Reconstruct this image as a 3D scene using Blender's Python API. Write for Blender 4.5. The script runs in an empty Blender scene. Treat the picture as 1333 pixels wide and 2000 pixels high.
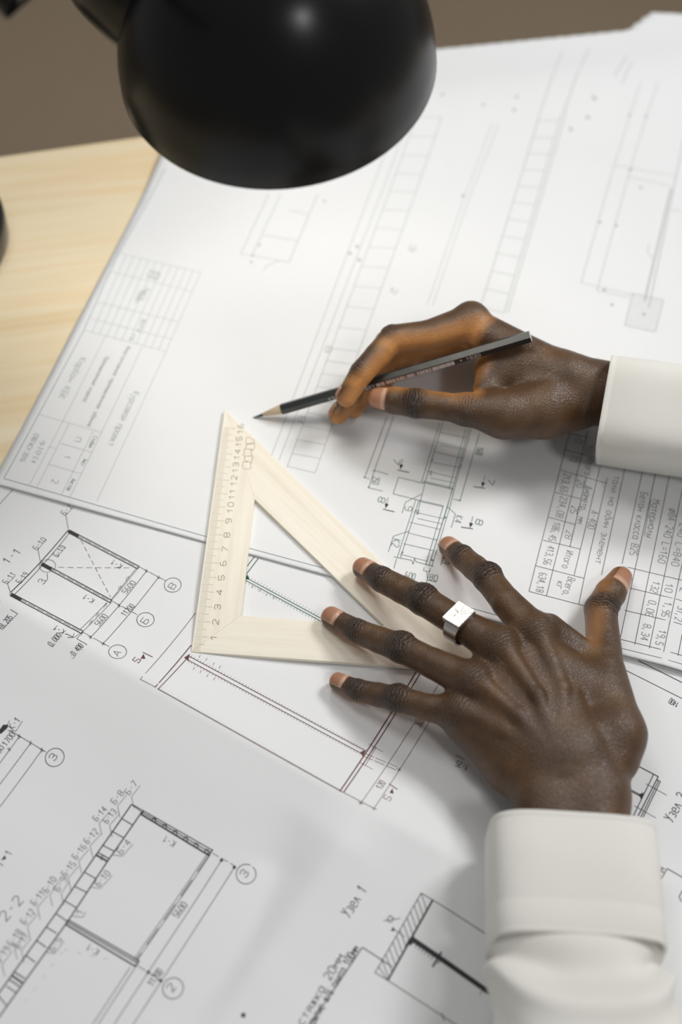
import bpy, math, random
import numpy as np

# ------------------------------------------------------------------ camera, world, lights, exposure
# lengths below are centimetres, table top at z = 0; S turns them into metres
S = 0.01
FPX, PITCH, ROLL, CAMH = 2778.0, 57.15, 2.6, 73.8
scene = bpy.context.scene
COL = scene.collection
_p, _r = math.radians(PITCH), math.radians(ROLL)
C_F = np.array([0, math.cos(_p), -math.sin(_p)])
_right = np.array([1.0, 0, 0]); _up = np.cross(_right, C_F)
C_R = math.cos(_r) * _right + math.sin(_r) * _up
C_U = -math.sin(_r) * _right + math.cos(_r) * _up
C_O = np.array([0, 0, CAMH])

cam_d = bpy.data.cameras.new('camera'); cam = bpy.data.objects.new('camera', cam_d); COL.objects.link(cam)
cam_d.sensor_fit = 'VERTICAL'; cam_d.sensor_height = 36.0; cam_d.sensor_width = 24.0
cam_d.lens = FPX / 2000 * 36
from mathutils import Matrix, Vector
M = Matrix([[C_R[0], C_U[0], -C_F[0], 0], [C_R[1], C_U[1], -C_F[1], 0], [C_R[2], C_U[2], -C_F[2], CAMH * S], [0, 0, 0, 1]])
cam.matrix_world = M
cam_d.clip_start = 0.02
cam_d.dof.use_dof = True; cam_d.dof.focus_distance = 0.825; cam_d.dof.aperture_fstop = 3.3
scene.camera = cam

scene.view_settings.view_transform = 'Standard'; scene.view_settings.look = 'None'
scene.view_settings.gamma = 1.0; scene.view_settings.use_curve_mapping = False
scene.view_settings.exposure = 0.0

world = bpy.data.worlds.new('room_light'); scene.world = world; world.use_nodes = True
wb = world.node_tree.nodes['Background']; wb.inputs[0].default_value = (1.0, 0.995, 0.985, 1); wb.inputs[1].default_value = 0.21

def area(name, loc, target, size, power, col):
    d = bpy.data.lights.new(name, 'AREA'); d.shape = 'RECTANGLE'; d.size, d.size_y = size; d.energy = power; d.color = col
    o = bpy.data.objects.new(name, d); COL.objects.link(o); o.location = Vector(loc)
    o.rotation_euler = (Vector(target) - Vector(loc)).to_track_quat('-Z', 'Y').to_euler()
    return o
# the ceiling panel over the table; daylight: a window to the right of the table and one behind the photographer
area('ceiling_panel_light', (-0.45, 0.85, 1.80), (-0.1, 0.55, 0), (0.55, 0.4), 6.0, (1.0, 0.995, 0.985))
area('side_window_light', (0.98, 1.10, 1.32), (0.0, 0.5, 0), (0.45, 0.40), 15.5, (1.0, 0.995, 0.985))
area('window_light', (0.66, -0.40, 1.55), (0.0, 0.5, 0.2), (0.20, 0.20), 4.0, (1.0, 0.995, 0.98))

# ------------------------------------------------------------------ helpers
def at(px, py, z=0.0):
    """point at height z (cm) seen at photograph pixel px, py"""
    d = C_F * FPX + C_R * (px - 666.5) - C_U * (py - 1000)
    return C_O + d * ((z - CAMH) / d[2])
def atf(px, py, hf, dz=0.0):
    z = 0.0
    for _ in range(6):
        p = at(px, py, z); z = float(hf(p[0], p[1])) + dz
    return at(px, py, z)
def px_of(P):
    d = np.asarray(P, float) - C_O; z = d @ C_F
    return (666.5 + FPX * (d @ C_R) / z, 1000 - FPX * (d @ C_U) / z)
def unit(v):
    v = np.asarray(v, float); return v / np.linalg.norm(v)

def link(name, me, mat=None, parent=None, smooth=False):
    o = bpy.data.objects.new(name, me); COL.objects.link(o)
    if mat is not None: me.materials.append(mat)
    if smooth and len(me.polygons): me.polygons.foreach_set('use_smooth', [True] * len(me.polygons))
    if parent is not None: o.parent = parent
    return o
def mesh(name, verts, faces, mat=None, parent=None, smooth=False, origin=None):
    me = bpy.data.meshes.new(name)
    V = np.asarray(verts, float).reshape(-1, 3) * S
    if origin is not None: V = V - np.asarray(origin, float) * S
    me.from_pydata(V.tolist(), [], [tuple(int(i) for i in f) for f in faces]); me.update()
    o = link(name, me, mat, parent, smooth)
    if origin is not None: o.location = Vector(np.asarray(origin, float) * S)
    return o
def empty(name, loc):
    o = bpy.data.objects.new(name, None); COL.objects.link(o); o.location = Vector(np.asarray(loc, float) * S); o.empty_display_size = 0.02
    return o
def part(name, verts, faces, mat, root, smooth=False):
    """mesh given in world cm, parented to root (an unrotated Empty or mesh)"""
    off = np.array(root.location) / S
    p = root.parent
    while p is not None:
        off = off + np.array(p.location) / S; p = p.parent
    return mesh(name, np.asarray(verts, float) - off, faces, mat, root, smooth)
def tag(o, label=None, cat=None, group=None, kind=None):
    if label: o['label'] = label
    if cat: o['category'] = cat
    if group: o['group'] = group
    if kind: o['kind'] = kind
    return o
def bevel(o, w, seg=2, ang=35):
    m = o.modifiers.new('bevel', 'BEVEL'); m.width = w * S; m.segments = seg; m.limit_method = 'ANGLE'; m.angle_limit = math.radians(ang)
    return o
def box(c, h):
    c = np.asarray(c, float); x, y, z = h
    V = [c + np.array([sx * x, sy * y, sz * z]) for sx in (-1, 1) for sy in (-1, 1) for sz in (-1, 1)]
    F = [(0, 1, 3, 2), (4, 6, 7, 5), (0, 4, 5, 1), (2, 3, 7, 6), (0, 2, 6, 4), (1, 5, 7, 3)]
    return V, F
def prism(poly, z0, z1):
    n = len(poly)
    V = [(p[0], p[1], z0) for p in poly] + [(p[0], p[1], z1) for p in poly]
    F = [tuple(range(n - 1, -1, -1)), tuple(range(n, 2 * n))] + [(i, (i + 1) % n, n + (i + 1) % n, n + i) for i in range(n)]
    return V, F
def frame(axis):
    a = unit(axis); t = np.array([0, 0, 1.0]) if abs(a[2]) < 0.9 else np.array([1.0, 0, 0])
    x = unit(np.cross(t, a)); return x, np.cross(a, x), a
def lathe(profile, base, axis, n=64, closed=False):
    """profile: list of (radius, height along axis)"""
    x, y, a = frame(axis); V, F = [], []
    for r, h in profile:
        for k in range(n):
            t = 2 * math.pi * k / n
            V.append(np.asarray(base) + a * h + (x * math.cos(t) + y * math.sin(t)) * r)
    m = len(profile)
    for i in range(m - 1 if not closed else m):
        j = (i + 1) % m
        for k in range(n):
            F.append((i * n + k, i * n + (k + 1) % n, j * n + (k + 1) % n, j * n + k))
    return V, F
def tube(pts, rad, n=20, cap=True):
    P = [np.asarray(p, float) for p in pts]; V, F = [], []
    rad = [rad] * len(P) if np.isscalar(rad) else rad
    x = None
    for i, p in enumerate(P):
        d = unit((P[min(i + 1, len(P) - 1)] - P[max(i - 1, 0)]))
        x = frame(d)[0] if x is None else unit(x - d * (x @ d)); y = np.cross(d, x)
        for k in range(n):
            t = 2 * math.pi * k / n; V.append(p + (x * math.cos(t) + y * math.sin(t)) * rad[i])
    for i in range(len(P) - 1):
        for k in range(n): F.append((i * n + k, i * n + (k + 1) % n, (i + 1) * n + (k + 1) % n, (i + 1) * n + k))
    if cap: F += [tuple(range(n - 1, -1, -1)), tuple(range((len(P) - 1) * n, len(P) * n))]
    return V, F

# ------------------------------------------------------------------ materials
def srgb(r, g, b):
    f = lambda c: (c / 255) / 12.92 if c / 255 <= 0.04045 else ((c / 255 + 0.055) / 1.055) ** 2.4
    return (f(r), f(g), f(b), 1)
class NT:
    def __init__(s, name):
        s.m = bpy.data.materials.new(name); s.m.use_nodes = True; s.t = s.m.node_tree; s.b = s.t.nodes['Principled BSDF']
    def n(s, typ, **kw):
        o = s.t.nodes.new(typ)
        for k, v in kw.items(): setattr(o, k, v)
        return o
    def l(s, a, b): s.t.links.new(a, b)
    def coord(s, scale=(1, 1, 1), rot=(0, 0, 0)):
        c = s.n('ShaderNodeTexCoord'); m = s.n('ShaderNodeMapping'); m.vector_type = 'TEXTURE'; m.inputs['Scale'].default_value = tuple(1 / q for q in scale); m.inputs['Rotation'].default_value = rot
        s.l(c.outputs['Object'], m.inputs['Vector']); return m.outputs[0]
    def noise(s, vec, scale, detail=3.0, rough=0.5):
        o = s.n('ShaderNodeTexNoise'); o.inputs['Scale'].default_value = scale; o.inputs['Detail'].default_value = detail; o.inputs['Roughness'].default_value = rough
        if vec is not None: s.l(vec, o.inputs['Vector'])
        return o.outputs['Fac']
    def ramp(s, fac, stops):
        o = s.n('ShaderNodeValToRGB'); e = o.color_ramp.elements
        while len(e) < len(stops): e.new(0.5)
        for i, (p, c) in enumerate(stops): e[i].position = p; e[i].color = c
        s.l(fac, o.inputs[0]); return o.outputs[0]
    def mix(s, fac, a, b, mode='MIX'):
        o = s.n('ShaderNodeMix', data_type='RGBA', blend_type=mode)
        for sock, v in ((o.inputs[0], fac), (o.inputs[6], a), (o.inputs[7], b)):
            if hasattr(v, 'is_linked'): s.l(v, sock)
            else: sock.default_value = v
        return o.outputs[2]
    def math(s, op, a, b=None, c=None):
        o = s.n('ShaderNodeMath', operation=op)
        for i, v in enumerate((a, b, c)):
            if v is None: continue
            if hasattr(v, 'is_linked'): s.l(v, o.inputs[i])
            else: o.inputs[i].default_value = v
        return o.outputs[0]
    def bump(s, h, strength, dist=0.001, prev=None):
        o = s.n('ShaderNodeBump'); o.inputs['Strength'].default_value = strength; o.inputs['Distance'].default_value = dist
        s.l(h, o.inputs['Height'])
        if prev is not None: s.l(prev, o.inputs['Normal'])
        return o.outputs[0]
    def set(s, **kw):
        for k, v in kw.items():
            i = s.b.inputs[k.replace('_', ' ')]
            if hasattr(v, 'is_linked'): s.l(v, i)
            else: i.default_value = v
        return s.m
MAT = {}
def simple(name, col, rough=0.5, **kw):
    t = NT(name); MAT[name] = t.set(Base_Color=col, Roughness=rough, **kw); return MAT[name]

t = NT('paper'); v = t.coord()
MAT['paper'] = t.set(Base_Color=t.mix(t.noise(v, 9.0, 4), srgb(228, 229, 230), srgb(235, 236, 237)), Roughness=0.75,
                     Normal=t.bump(t.noise(v, 900.0, 3), 0.08, 0.0004)); t.b.inputs['Specular IOR Level'].default_value = 0.25
t = NT('wood_top'); v = t.coord((0.55, 9.0, 1.0), (0, 0, math.radians(14)))
g1 = t.noise(v, 3.2, 5, 0.55); v2 = t.coord((3.0, 160.0, 1.0), (0, 0, math.radians(14))); g2 = t.noise(v2, 2.0, 3)
c = t.ramp(g1, [(0.30, srgb(226, 202, 158)), (0.46, srgb(241, 227, 196)), (0.56, srgb(236, 215, 176)), (0.72, srgb(245, 233, 205))])
MAT['wood_top'] = t.set(Base_Color=t.mix(t.math('MULTIPLY', g2, 0.25), c, srgb(214, 176, 120)), Roughness=0.45, Normal=t.bump(g2, 0.06, 0.0005))
def wood_light(name, rot):
    t = NT(name); v = t.coord((6.0, 130.0, 6.0), (0, 0, rot)); a = t.noise(v, 1.6, 4, 0.6)
    v2 = t.coord((1.0, 14.0, 1.0), (0, 0, rot)); b = t.noise(v2, 3.0, 2)
    c = t.ramp(a, [(0.25, srgb(230, 221, 202)), (0.5, srgb(240, 234, 219)), (0.8, srgb(245, 241, 229))])
    MAT[name] = t.set(Base_Color=t.mix(t.math('MULTIPLY', b, 0.35), c, srgb(235, 224, 202)), Roughness=0.5, Normal=t.bump(a, 0.06, 0.0003))
t = NT('floor_covering'); v = t.coord(); f1 = t.noise(v, 260.0, 3); f2 = t.noise(v, 5.0, 3)
MAT['floor'] = t.set(Base_Color=t.mix(f1, t.mix(f2, srgb(132, 113, 91), srgb(150, 131, 108)), srgb(163, 146, 124)), Roughness=0.9, Normal=t.bump(f1, 0.3, 0.002))
simple('ink_dark', srgb(58, 54, 56), 0.8); simple('ink_green', srgb(52, 98, 86), 0.8); simple('ink_grey', srgb(112, 116, 116), 0.8)
simple('ink_red', srgb(104, 64, 66), 0.8); simple('ink_faint', srgb(172, 180, 178), 0.8); simple('ink_black', srgb(30, 30, 32), 0.8)
simple('ink_pale', srgb(176, 181, 179), 0.8); simple('ink_light', srgb(150, 156, 154), 0.8); simple('ink_brown', srgb(128, 116, 92), 0.8); simple('ink_olive', srgb(158, 148, 120), 0.8)  # pale and light: haze and overexposure on the upper drawings put into the ink
simple('lamp_black', (0.004, 0.004, 0.004, 1), 0.27, Specular_IOR_Level=0.3); simple('lamp_gloss', (0.012, 0.012, 0.012, 1), 0.12)
simple('lamp_inner', srgb(240, 238, 232), 0.5); simple('brass', srgb(176, 140, 70), 0.3, Metallic=1.0)
simple('steel', srgb(205, 205, 208), 0.22, Metallic=1.0)

# ------------------------------------------------------------------ the setting: floor and table
E0, E1 = at(0, 305), at(260, 268)                 # back edge of the table top
ED = unit(E1 - E0); EN = np.array([-ED[1], ED[0], 0])    # along the edge, and outward
def beyond(x, y): return (x - E0[0]) * EN[0] + (y - E0[1]) * EN[1]
fl = mesh('floor', [(-300, -250, -74), (300, -250, -74), (300, 350, -74), (-300, 350, -74)], [(0, 1, 2, 3)], MAT['floor'])
tag(fl, 'brownish grey floor behind and below the table', kind='structure')
tb = empty('table', (E0 + ED * 40 - EN * 45) + np.array([0, 0, -74]))
def tpt(a, b, z): return E0 + ED * a - EN * b + np.array([0, 0, z])
corners = [tpt(-45, 0, 0), tpt(100, 0, 0), tpt(100, 88, 0), tpt(-45, 88, 0)][::-1]
V, F = prism(corners, -2.6, 0)
bevel(part('table_top', V, F, MAT['wood_top'], tb), 0.15)
for a in (-39, 94):
    for b in (6, 82):
        V, F = prism([tpt(a - 2.5, b - 2.5, 0), tpt(a - 2.5, b + 2.5, 0), tpt(a + 2.5, b + 2.5, 0), tpt(a + 2.5, b - 2.5, 0)], -73.9, -2.6)
        bevel(part('leg', V, F, MAT['wood_top'], tb), 0.2)
tag(tb, 'pale pine wood table top under the drawings and desk lamp', 'table')

# ------------------------------------------------------------------ paper sheets
FO = at(715, 1590); FA = unit(at(250, 1335) - at(960, 1740)); FA[2] = 0; FA = unit(FA)     # fold crossing, fold line along a
FB = np.array([-FA[1], FA[0], 0]); FB = FB if FB[1] > 0 else -FB                            # across it, away from the camera
def vnoise(x, y, s, seed):
    return (np.sin(x * s * 1.0 + seed) * np.cos(y * s * 1.3 + seed * 2.1) + np.sin((x * 0.6 + y) * s * 1.7 + seed * 3.3) * 0.5)
def hB(x, y):
    x = np.asarray(x, float); y = np.asarray(y, float)
    d1 = (x - FO[0]) * FB[0] + (y - FO[1]) * FB[1]; d2 = (x - FO[0]) * FA[0] + (y - FO[1]) * FA[1]
    r1 = 1.1 * np.where(d1 > 0, np.clip(1 - d1 / 8.5, 0, 1) ** 2.6, np.clip(1 + d1 / 9.5, 0, 1) ** 1.5)
    r1 = r1 * np.clip(1 - (x - 6.5) / 5.0, 0.12, 1)
    near = np.clip(-d1 / 2.5, 0, 1)
    r2 = 0.6 * np.clip(1 - np.abs(d2 + 0.05 * d1) / 3.2, 0, 1) ** 1.4 * near * np.clip(1 - (-d1 - 10) / 12, 0.3, 1)
    dip = -0.45 * np.exp(-((d2 - 2.6) / 1.5) ** 2) * np.clip((-d1 - 2.0) / 3.0, 0, 1) * np.clip((15 + d1) / 4, 0, 1)
    wv = 0.05 * vnoise(x, y, 0.35, 1.0) * np.clip(-d1 / 3, 0, 1)
    return np.maximum(0.035 + r1 + r2 + dip + wv, 0.03)
SA = at(8, 934); UA = np.array([math.cos(math.radians(75.7)), math.sin(math.radians(75.7)), 0]); VA = np.array([math.cos(math.radians(-14.62)), math.sin(math.radians(-14.62)), 0])
CA = at(-15, 944, 0.2)      # near-left corner of the upper sheet
def hA(x, y):
    x = np.asarray(x, float); y = np.asarray(y, float)
    u = (x - CA[0]) * UA[0] + (y - CA[1]) * UA[1]; v_ = (x - CA[0]) * VA[0] + (y - CA[1]) * VA[1]
    base = 0.11 + 0.08 * np.exp(-np.clip(u, 0, None) / 1.6) * (0.55 + 0.45 * np.sin(v_ * 0.23 + 1.0))
    base = base + 0.06 * np.exp(-((u - 0.0) / 6.0) ** 2) + 0.02 * vnoise(x, y, 0.22, 4.0)
    d = (x - E0[0]) * EN[0] + (y - E0[1]) * EN[1]
    e = (x - E0[0]) * ED[0] + (y - E0[1]) * ED[1]
    lim = np.interp(e, [0, 34, 50.0, 52.8, 56, 90], [6.0, 5.3, 4.3, 6.2, 5.2, 5.0])
    rise = 0.5 * np.exp(-((d + 1.5) / 3.5) ** 2)
    droop = -0.06 * np.clip(d, 0, None) - np.clip(d - lim, 0, None) * 2.4
    fold = 0.25 * np.clip(1 - np.abs(v_ - 42) / 5.0, 0, 1)
    return base + rise + fold + droop
def sheet(name, corner, U, W, lu, lv, hf, n_u, n_v):
    us = np.linspace(0, lu, n_u + 1); vs = np.linspace(0, lv, n_v + 1)
    uu, vv = np.meshgrid(us, vs, indexing='ij')
    X = corner[0] + uu * U[0] + vv * W[0]; Y = corner[1] + uu * U[1] + vv * W[1]; Z = hf(X, Y)
    V = np.stack([X, Y, Z], -1).reshape(-1, 3)
    F = [(i * (n_v + 1) + j, i * (n_v + 1) + j + 1, (i + 1) * (n_v + 1) + j + 1, (i + 1) * (n_v + 1) + j) for i in range(n_u) for j in range(n_v)]
    o = mesh(name, V, F, MAT['paper'], None, True, origin=(corner[0], corner[1], 0))
    m = o.modifiers.new('thickness', 'SOLIDIFY'); m.thickness = 0.018 * S; m.offset = 0
    return o
a_dir = -FA if FA[0] < 0 else FA         # to the lower right in the picture
CB = at(-12, 972) + FB * 9.4 - a_dir * 1.0
sheetB = sheet('drawing_sheet', CB - FB * 50, FB, a_dir, 59.4, 84.1, hB, 180, 200)
tag(sheetB, 'lower white drawing sheet with fold creases, frame sections and circled axis letters', 'paper', 'engineering drawing sheets')
sheetA = sheet('drawing_sheet', CA, UA, VA, 64, 84, hA, 384, 168)
tag(sheetA, 'upper white drawing sheet with title block, column drawings and steel quantity table', 'paper', 'engineering drawing sheets')
# ------------------------------------------------------------------ print on the sheets: thin strips of ink that follow the paper
GL = {'0': '03 07 18 38 47 43 32 12 03', '1': '06 28 22', '2': '07 18 38 47 46 02 42', '3': '07 18 38 47 46 35 15/35 44 43 32 12 03', '4': '32 38 04 44',
 '5': '48 08 05 35 44 43 32 12 03', '6': '38 18 07 03 12 32 43 44 35 05', '7': '08 48 12', '8': '15 06 07 18 38 47 46 35 15 04 03 12 32 43 44 35', '9': '12 32 43 47 38 18 07 06 15 45',
 '-': '15 35', '=': '04 44/06 46', ',': '13 11', '.': '12 13', '+': '05 45/23 27', ':': '12 13/15 16', '/': '02 48', ' ': '',
 'А': '02 28 42/14 34', 'Б': '48 08 02 32 43 44 35 05', 'В': '02 08 38 47 46 35 05/35 44 43 32 02', 'К': '02 08/48 05 42', 'L': '08 02 42', 'И': '08 02 48 42', 'Д': '01 02 42 41/02 12 28 38 32',
 'М': '02 08 25 48 42', 'У': '08 25/48 12 02', 'П': '02 08 48 42', 'С': '47 38 18 07 03 12 32 43', 'Т': '08 48/28 22', 'Г': '02 08 48', 'Л': '02 28 42', 'ø': '03 05 16 36 45 43 32 12 03/01 47',
 'т': '06 46/26 22', 'о': '03 05 16 36 45 43 32 12 03', 'г': '02 06 46', 'и': '06 02 46 42', 'й': '06 02 46 42/17 37', 'а': '46 42/45 36 16 05 03 12 32 43', 'м': '02 06 24 46 42', 'е': '04 44 45 36 16 05 03 12 42',
 'р': '00 06/05 16 36 45 43 32 12 03', 'д': '03 05 16 36 45 43 32 12 03/45 47 38 18', 'л': '02 26 42', 'н': '02 06/42 46/04 44', 'э': '06 36 45 43 32 02/14 44', 'к': '02 06/46 04 42', 'с': '46 16 05 03 12 42',
 'в': '02 06 36 45 34 04/34 43 32 02', 'б': '47 17 05 03 12 32 43 44 35 05', 'ы': '06 02 22 33 24 04/46 42', 'ь': '06 02 22 33 24 04', 'п': '02 06 46 42', 'у': '06 24/46 00', 'з': '06 36 45 24 43 32 02', 'я': '42 46 16 05 14 44/14 02',
 'ж': '02 46/06 42/22 26', 'ш': '06 02 42 46/26 22', 'х': '02 46/06 42', 'ф': '20 28/23 13 05 16 36 45 33 23', 'ц': '06 02 42 46/42 51', 'ч': '06 04 44/46 42'}
class Ink:
    def __init__(s, root, hf, dz=0.022): s.root, s.hf, s.dz, s.V, s.F = root, hf, dz, [], []
    def w(s, p): return atf(p[0], p[1], s.hf)[:2]
    def seg(s, a, b, wd):
        a, b = np.asarray(a)[:2], np.asarray(b)[:2]; L = np.linalg.norm(b - a)
        if L < 1e-6: return
        n = max(1, int(L / 0.9)); d = (b - a) / L; q = np.array([-d[1], d[0]]) * wd / 2; i = len(s.V)
        for k in range(n + 1):
            c = a + (b - a) * k / n
            for sg in (1, -1):
                e = c + q * sg; s.V.append((e[0], e[1], float(s.hf(e[0], e[1])) + s.dz))
        for k in range(n): j = i + 2 * k; s.F.append((j, j + 1, j + 3, j + 2))
    def line(s, *pts, wd=0.035):
        W = [s.w(p) for p in pts]
        for a, b in zip(W[:-1], W[1:]): s.seg(a, b, wd)
    def dash(s, a, b, on=0.35, off=0.2, wd=0.03):
        A, B = s.w(a), s.w(b); L = np.linalg.norm(B - A); d = (B - A) / L; t_ = 0.0
        while t_ < L: s.seg(A + d * t_, A + d * min(L, t_ + on), wd); t_ += on + off
    def poly(s, *pts):
        W = [s.w(p) for p in pts]; i = len(s.V)
        s.V += [(p[0], p[1], float(s.hf(p[0], p[1])) + s.dz) for p in W]; s.F.append(tuple(range(i, i + len(W))))
    def circle(s, c, r, wd=0.035, n=30):
        C = s.w(c); P = [C + r * np.array([math.cos(2 * math.pi * k / n), math.sin(2 * math.pi * k / n)]) for k in range(n + 1)]
        for a, b in zip(P[:-1], P[1:]): s.seg(a, b, wd)
    def dot(s, c, r=0.07):
        C = s.w(c); i = len(s.V)
        for k in range(8):
            e = C + r * np.array([math.cos(k * math.pi / 4), math.sin(k * math.pi / 4)]); s.V.append((e[0], e[1], float(s.hf(e[0], e[1])) + s.dz))
        s.F.append(tuple(range(i, i + 8)))
    def tick(s, c, d=(1, -1), r=0.14):
        C = s.w(c)
        e = unit(np.array(s.w((c[0] + d[0], c[1] + d[1]))) - C) * r; s.seg(C - e, C + e, 0.03)
    def text(s, st, a, b, hgt=None, wd=0.035):
        """baseline from pixel a to pixel b"""
        A, B = s.w(a), s.w(b); L = np.linalg.norm(B - A); d = (B - A) / L; up = np.array([-d[1], d[0]])
        adv = L / max(len(st) - 0.3, 0.7); sx = adv * 0.70 / 4; sy = (hgt if hgt else adv * 1.45) / 6
        for k, ch in enumerate(st):
            g = GL.get(ch, '')
            if not g: continue
            for pl in g.split('/'):
                P = [A + d * (k * adv + int(c[0]) * sx) + up * ((int(c[1]) - 2) * sy) for c in pl.split()]
                for p, q in zip(P[:-1], P[1:]): s.seg(p, q, wd)
    def done(s, name, mat):
        if s.V: part(name, s.V, s.F, MAT[mat], s.root)
def scl(k, ox, oy): return lambda x, y: (ox + x / k, oy + y / k)
def ladder(ink, a0, a1, b0, b1, ts, wd=0.03):
    A0, A1, B0, B1 = [np.array(ink.w(p)) for p in (a0, a1, b0, b1)]
    for t_ in ts: ink.seg(A0 + (A1 - A0) * t_, B0 + (B1 - B0) * t_, wd)

# ---- upper sheet
z7 = scl(3.847, 1000, 820); z6 = scl(3.703, 640, 780); tbk = scl(3.174, 0, 460); z8 = scl(1.493, 440, 60); zr = scl(3.846, 1060, 160); zl = scl(4.76, 420, 380)
K = Ink(sheetA, hA)
K.line((8, 935), (402, 1048), (655, 1116), (1221, 1268), (1420, 1323), wd=0.03)
K.line((8, 934), (75.6, 810), (162, 649), (231.6, 494.7), (322, 330), wd=0.03)
K.done('frame_line', 'ink_green')
K = Ink(sheetA, hA)
def tb(*p, wd=0.03): K.line(*[tbk(*q) for q in p], wd=wd)
tb((1245, 230), (1030, 720), (600, 1650)); tb((655, 625), (390, 1152), (180, 1552)); tb((880, 697), (630, 1222), (435, 1622)); tb((430, 1165), (225, 1568)); tb((577, 1215), (380, 1608))
for f in (0, 0.155, 0.37, 0.76, 1.0):
    a = np.array((525, 590)) * (1 - f) + np.array((737, 110)) * f; b = np.array((1030, 720)) * (1 - f) + np.array((1245, 230)) * f; tb(tuple(a), tuple(b))
for i in range(1, 11):
    f = i / 11; a = np.array((525, 590)) * (1 - f) + np.array((1030, 720)) * f; b = np.array((737, 110)) * (1 - f) + np.array((1245, 230)) * f; tb(tuple(a), tuple(b))
tb((240, 1110), (390, 1153), (628, 1222)); tb((300, 1308), (345, 1322)); tb((375, 1290), (570, 1345)); tb((302, 1418), (500, 1478))
K.done('title_block_lines', 'ink_pale')
K = Ink(sheetA, hA)
def tt(st, a, b, h): K.text(st, tbk(*a), tbk(*b), h, 0.035)
tt('Карбон КБК', (500, 757), (362, 1005), 0.42); tt('Курсовой проект', (830, 968), (668, 1300), 0.42)
tt('Многоэтажное промышленное здание', (788, 688), (540, 1182), 0.26); tt('Промышленный каркас', (655, 752), (512, 1032), 0.26)
tt('СПБГАСУ-2016', (215, 1228), (122, 1398), 0.3); tt('гр.3-СУЗС-4', (262, 1276), (192, 1404), 0.3)
tt('2', (325, 1512), (316, 1530), 0.42); tt('1', (405, 1365), (398, 1380), 0.36); tt('П', (475, 1250), (462, 1272), 0.36)
tt('Стадия', (582, 1245), (548, 1312), 0.26); tt('Лист', (520, 1385), (498, 1424), 0.26); tt('Листов', (448, 1508), (412, 1578), 0.28)
for (x, y) in ((930, 215), (965, 225)): tt('8', (x, y), (x - 22, y + 44), 0.4)
tt('Лист', (905, 325), (868, 400), 0.3); tt('Подп.', (870, 340), (828, 425), 0.3); tt('Дата', (885, 520), (850, 595), 0.3); tt('гр', (820, 615), (806, 650), 0.3)
K.done('title_block_lettering', 'ink_light')
K = Ink(sheetA, hA)
K.line(zl(240, 550), zl(500, 0), wd=0.045); K.line(zl(345, 570), zl(610, 0), wd=0.045); K.line(zl(690, 632), zl(955, 0), wd=0.045)
K.line(zl(240, 550), zl(690, 632), wd=0.04); K.line(zl(450, 378), zl(768, 430), wd=0.04); K.line(zl(690, 150), zl(862, 182), wd=0.04); K.line(zl(600, 615), zl(480, 665), zl(450, 710), wd=0.04)
for q in ((415, 470), (340, 630), (350, 570), (1020, 65)): K.dot(zl(*q), 0.10)
L1, L2, L3, L4 = [(527, 900), (777, 227)], [(545, 900), (800, 227)], [(561, 913), (813, 227)], [(616, 924), (864, 227)]
for q in (L1, L2, L3, L4): K.line(*q, wd=0.04)
K.line((562, 911), (616, 924), wd=0.04)
A0, A1, B0, B1 = [np.array(K.w(p)) for p in (L3[0], L3[1], L4[0], L4[1])]
ln = np.linalg.norm(A1 - A0); ts = [0.0]
while ts[-1] < 1: ts.append(ts[-1] + (1.12 if ts[-1] * ln < 9 else 1.9) / ln)
ladder(K, L3[0], L3[1], L4[0], L4[1], ts[1:-1], 0.035)
K.line((835, 596), (909, 381), (962, 241), wd=0.035); K.line((845, 598), (919, 381), (975, 241), wd=0.035)
for q in ((905, 383), (684, 495), (702, 508), (698, 482)): K.dot(q, 0.13)
for st, a, b in (('8', (638, 675), (634, 688)), ('8', (585, 812), (581, 824)), ('3', (803, 478), (799, 490)), ('2', (768, 562), (762, 572))): K.text(st, a, b, 0.42, 0.05)
M1, M2_, M3, M4 = [(939, 600), (1056, 220)], [(985, 612), (1098, 220)], [(992, 612), (1106, 220)], [(945, 600), (1062, 220)]
for q in (M1, M2_, M3): K.line(*q, wd=0.05)
K.line((1056, 220), (1083, 140), (1100, 100), wd=0.05); K.line((1102, 220), (1130, 140), (1152, 95), wd=0.06)
ladder(K, M1[0], M1[1], M2_[0], M2_[1], [i / 11.5 for i in range(12)], 0.04)
for q in ((865, 185), (945, 205), (1010, 190), (1160, 190), (1150, 230), (1115, 252), (1005, 215)): K.dot(q, 0.13)
K.line((1200, 150), (1225, 110), wd=0.06); K.line((1215, 165), (1235, 120), wd=0.06)
K.line(zr(290, 1510), zr(540, 630), zr(660, 250), zr(740, 0), wd=0.04); K.line(zr(410, 1570), zr(660, 660), zr(780, 265), zr(870, 0), wd=0.04)
K.line(zr(765, 1645), zr(965, 800), wd=0.06); K.line(zr(800, 1700), zr(1010, 690), zr(1060, 440), wd=0.06); K.line(zr(775, 1645), zr(975, 800), wd=0.04)
K.line(zr(680, 1590), zr(910, 1640), zr(850, 1880), zr(620, 1830), zr(680, 1590), wd=0.04)
for i in range(1, 9):
    f = i / 8; K.line(zr(680 - 60 * f, 1590 + 240 * f), zr(680 + 230 * f, 1590 + 50 * f), wd=0.03)
for i in range(7):
    f = (i + 1) / 8; K.line(zr(620 + 230 * f, 1830 + 50 * f), zr(910 - 60 * f, 1640 + 240 * f), wd=0.03)
K.line(zr(540, 630), zr(1000, 708), wd=0.035); K.line(zr(640, 712), zr(965, 782), wd=0.035); K.line(zr(290, 1510), zr(690, 1602), wd=0.035); K.line(zr(410, 1570), zr(660, 1620), wd=0.035)
K.line(zr(840, 1330), zr(790, 1280), zr(805, 1220), wd=0.04); K.line(zr(960, 960), zr(1060, 975), wd=0.035)
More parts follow.
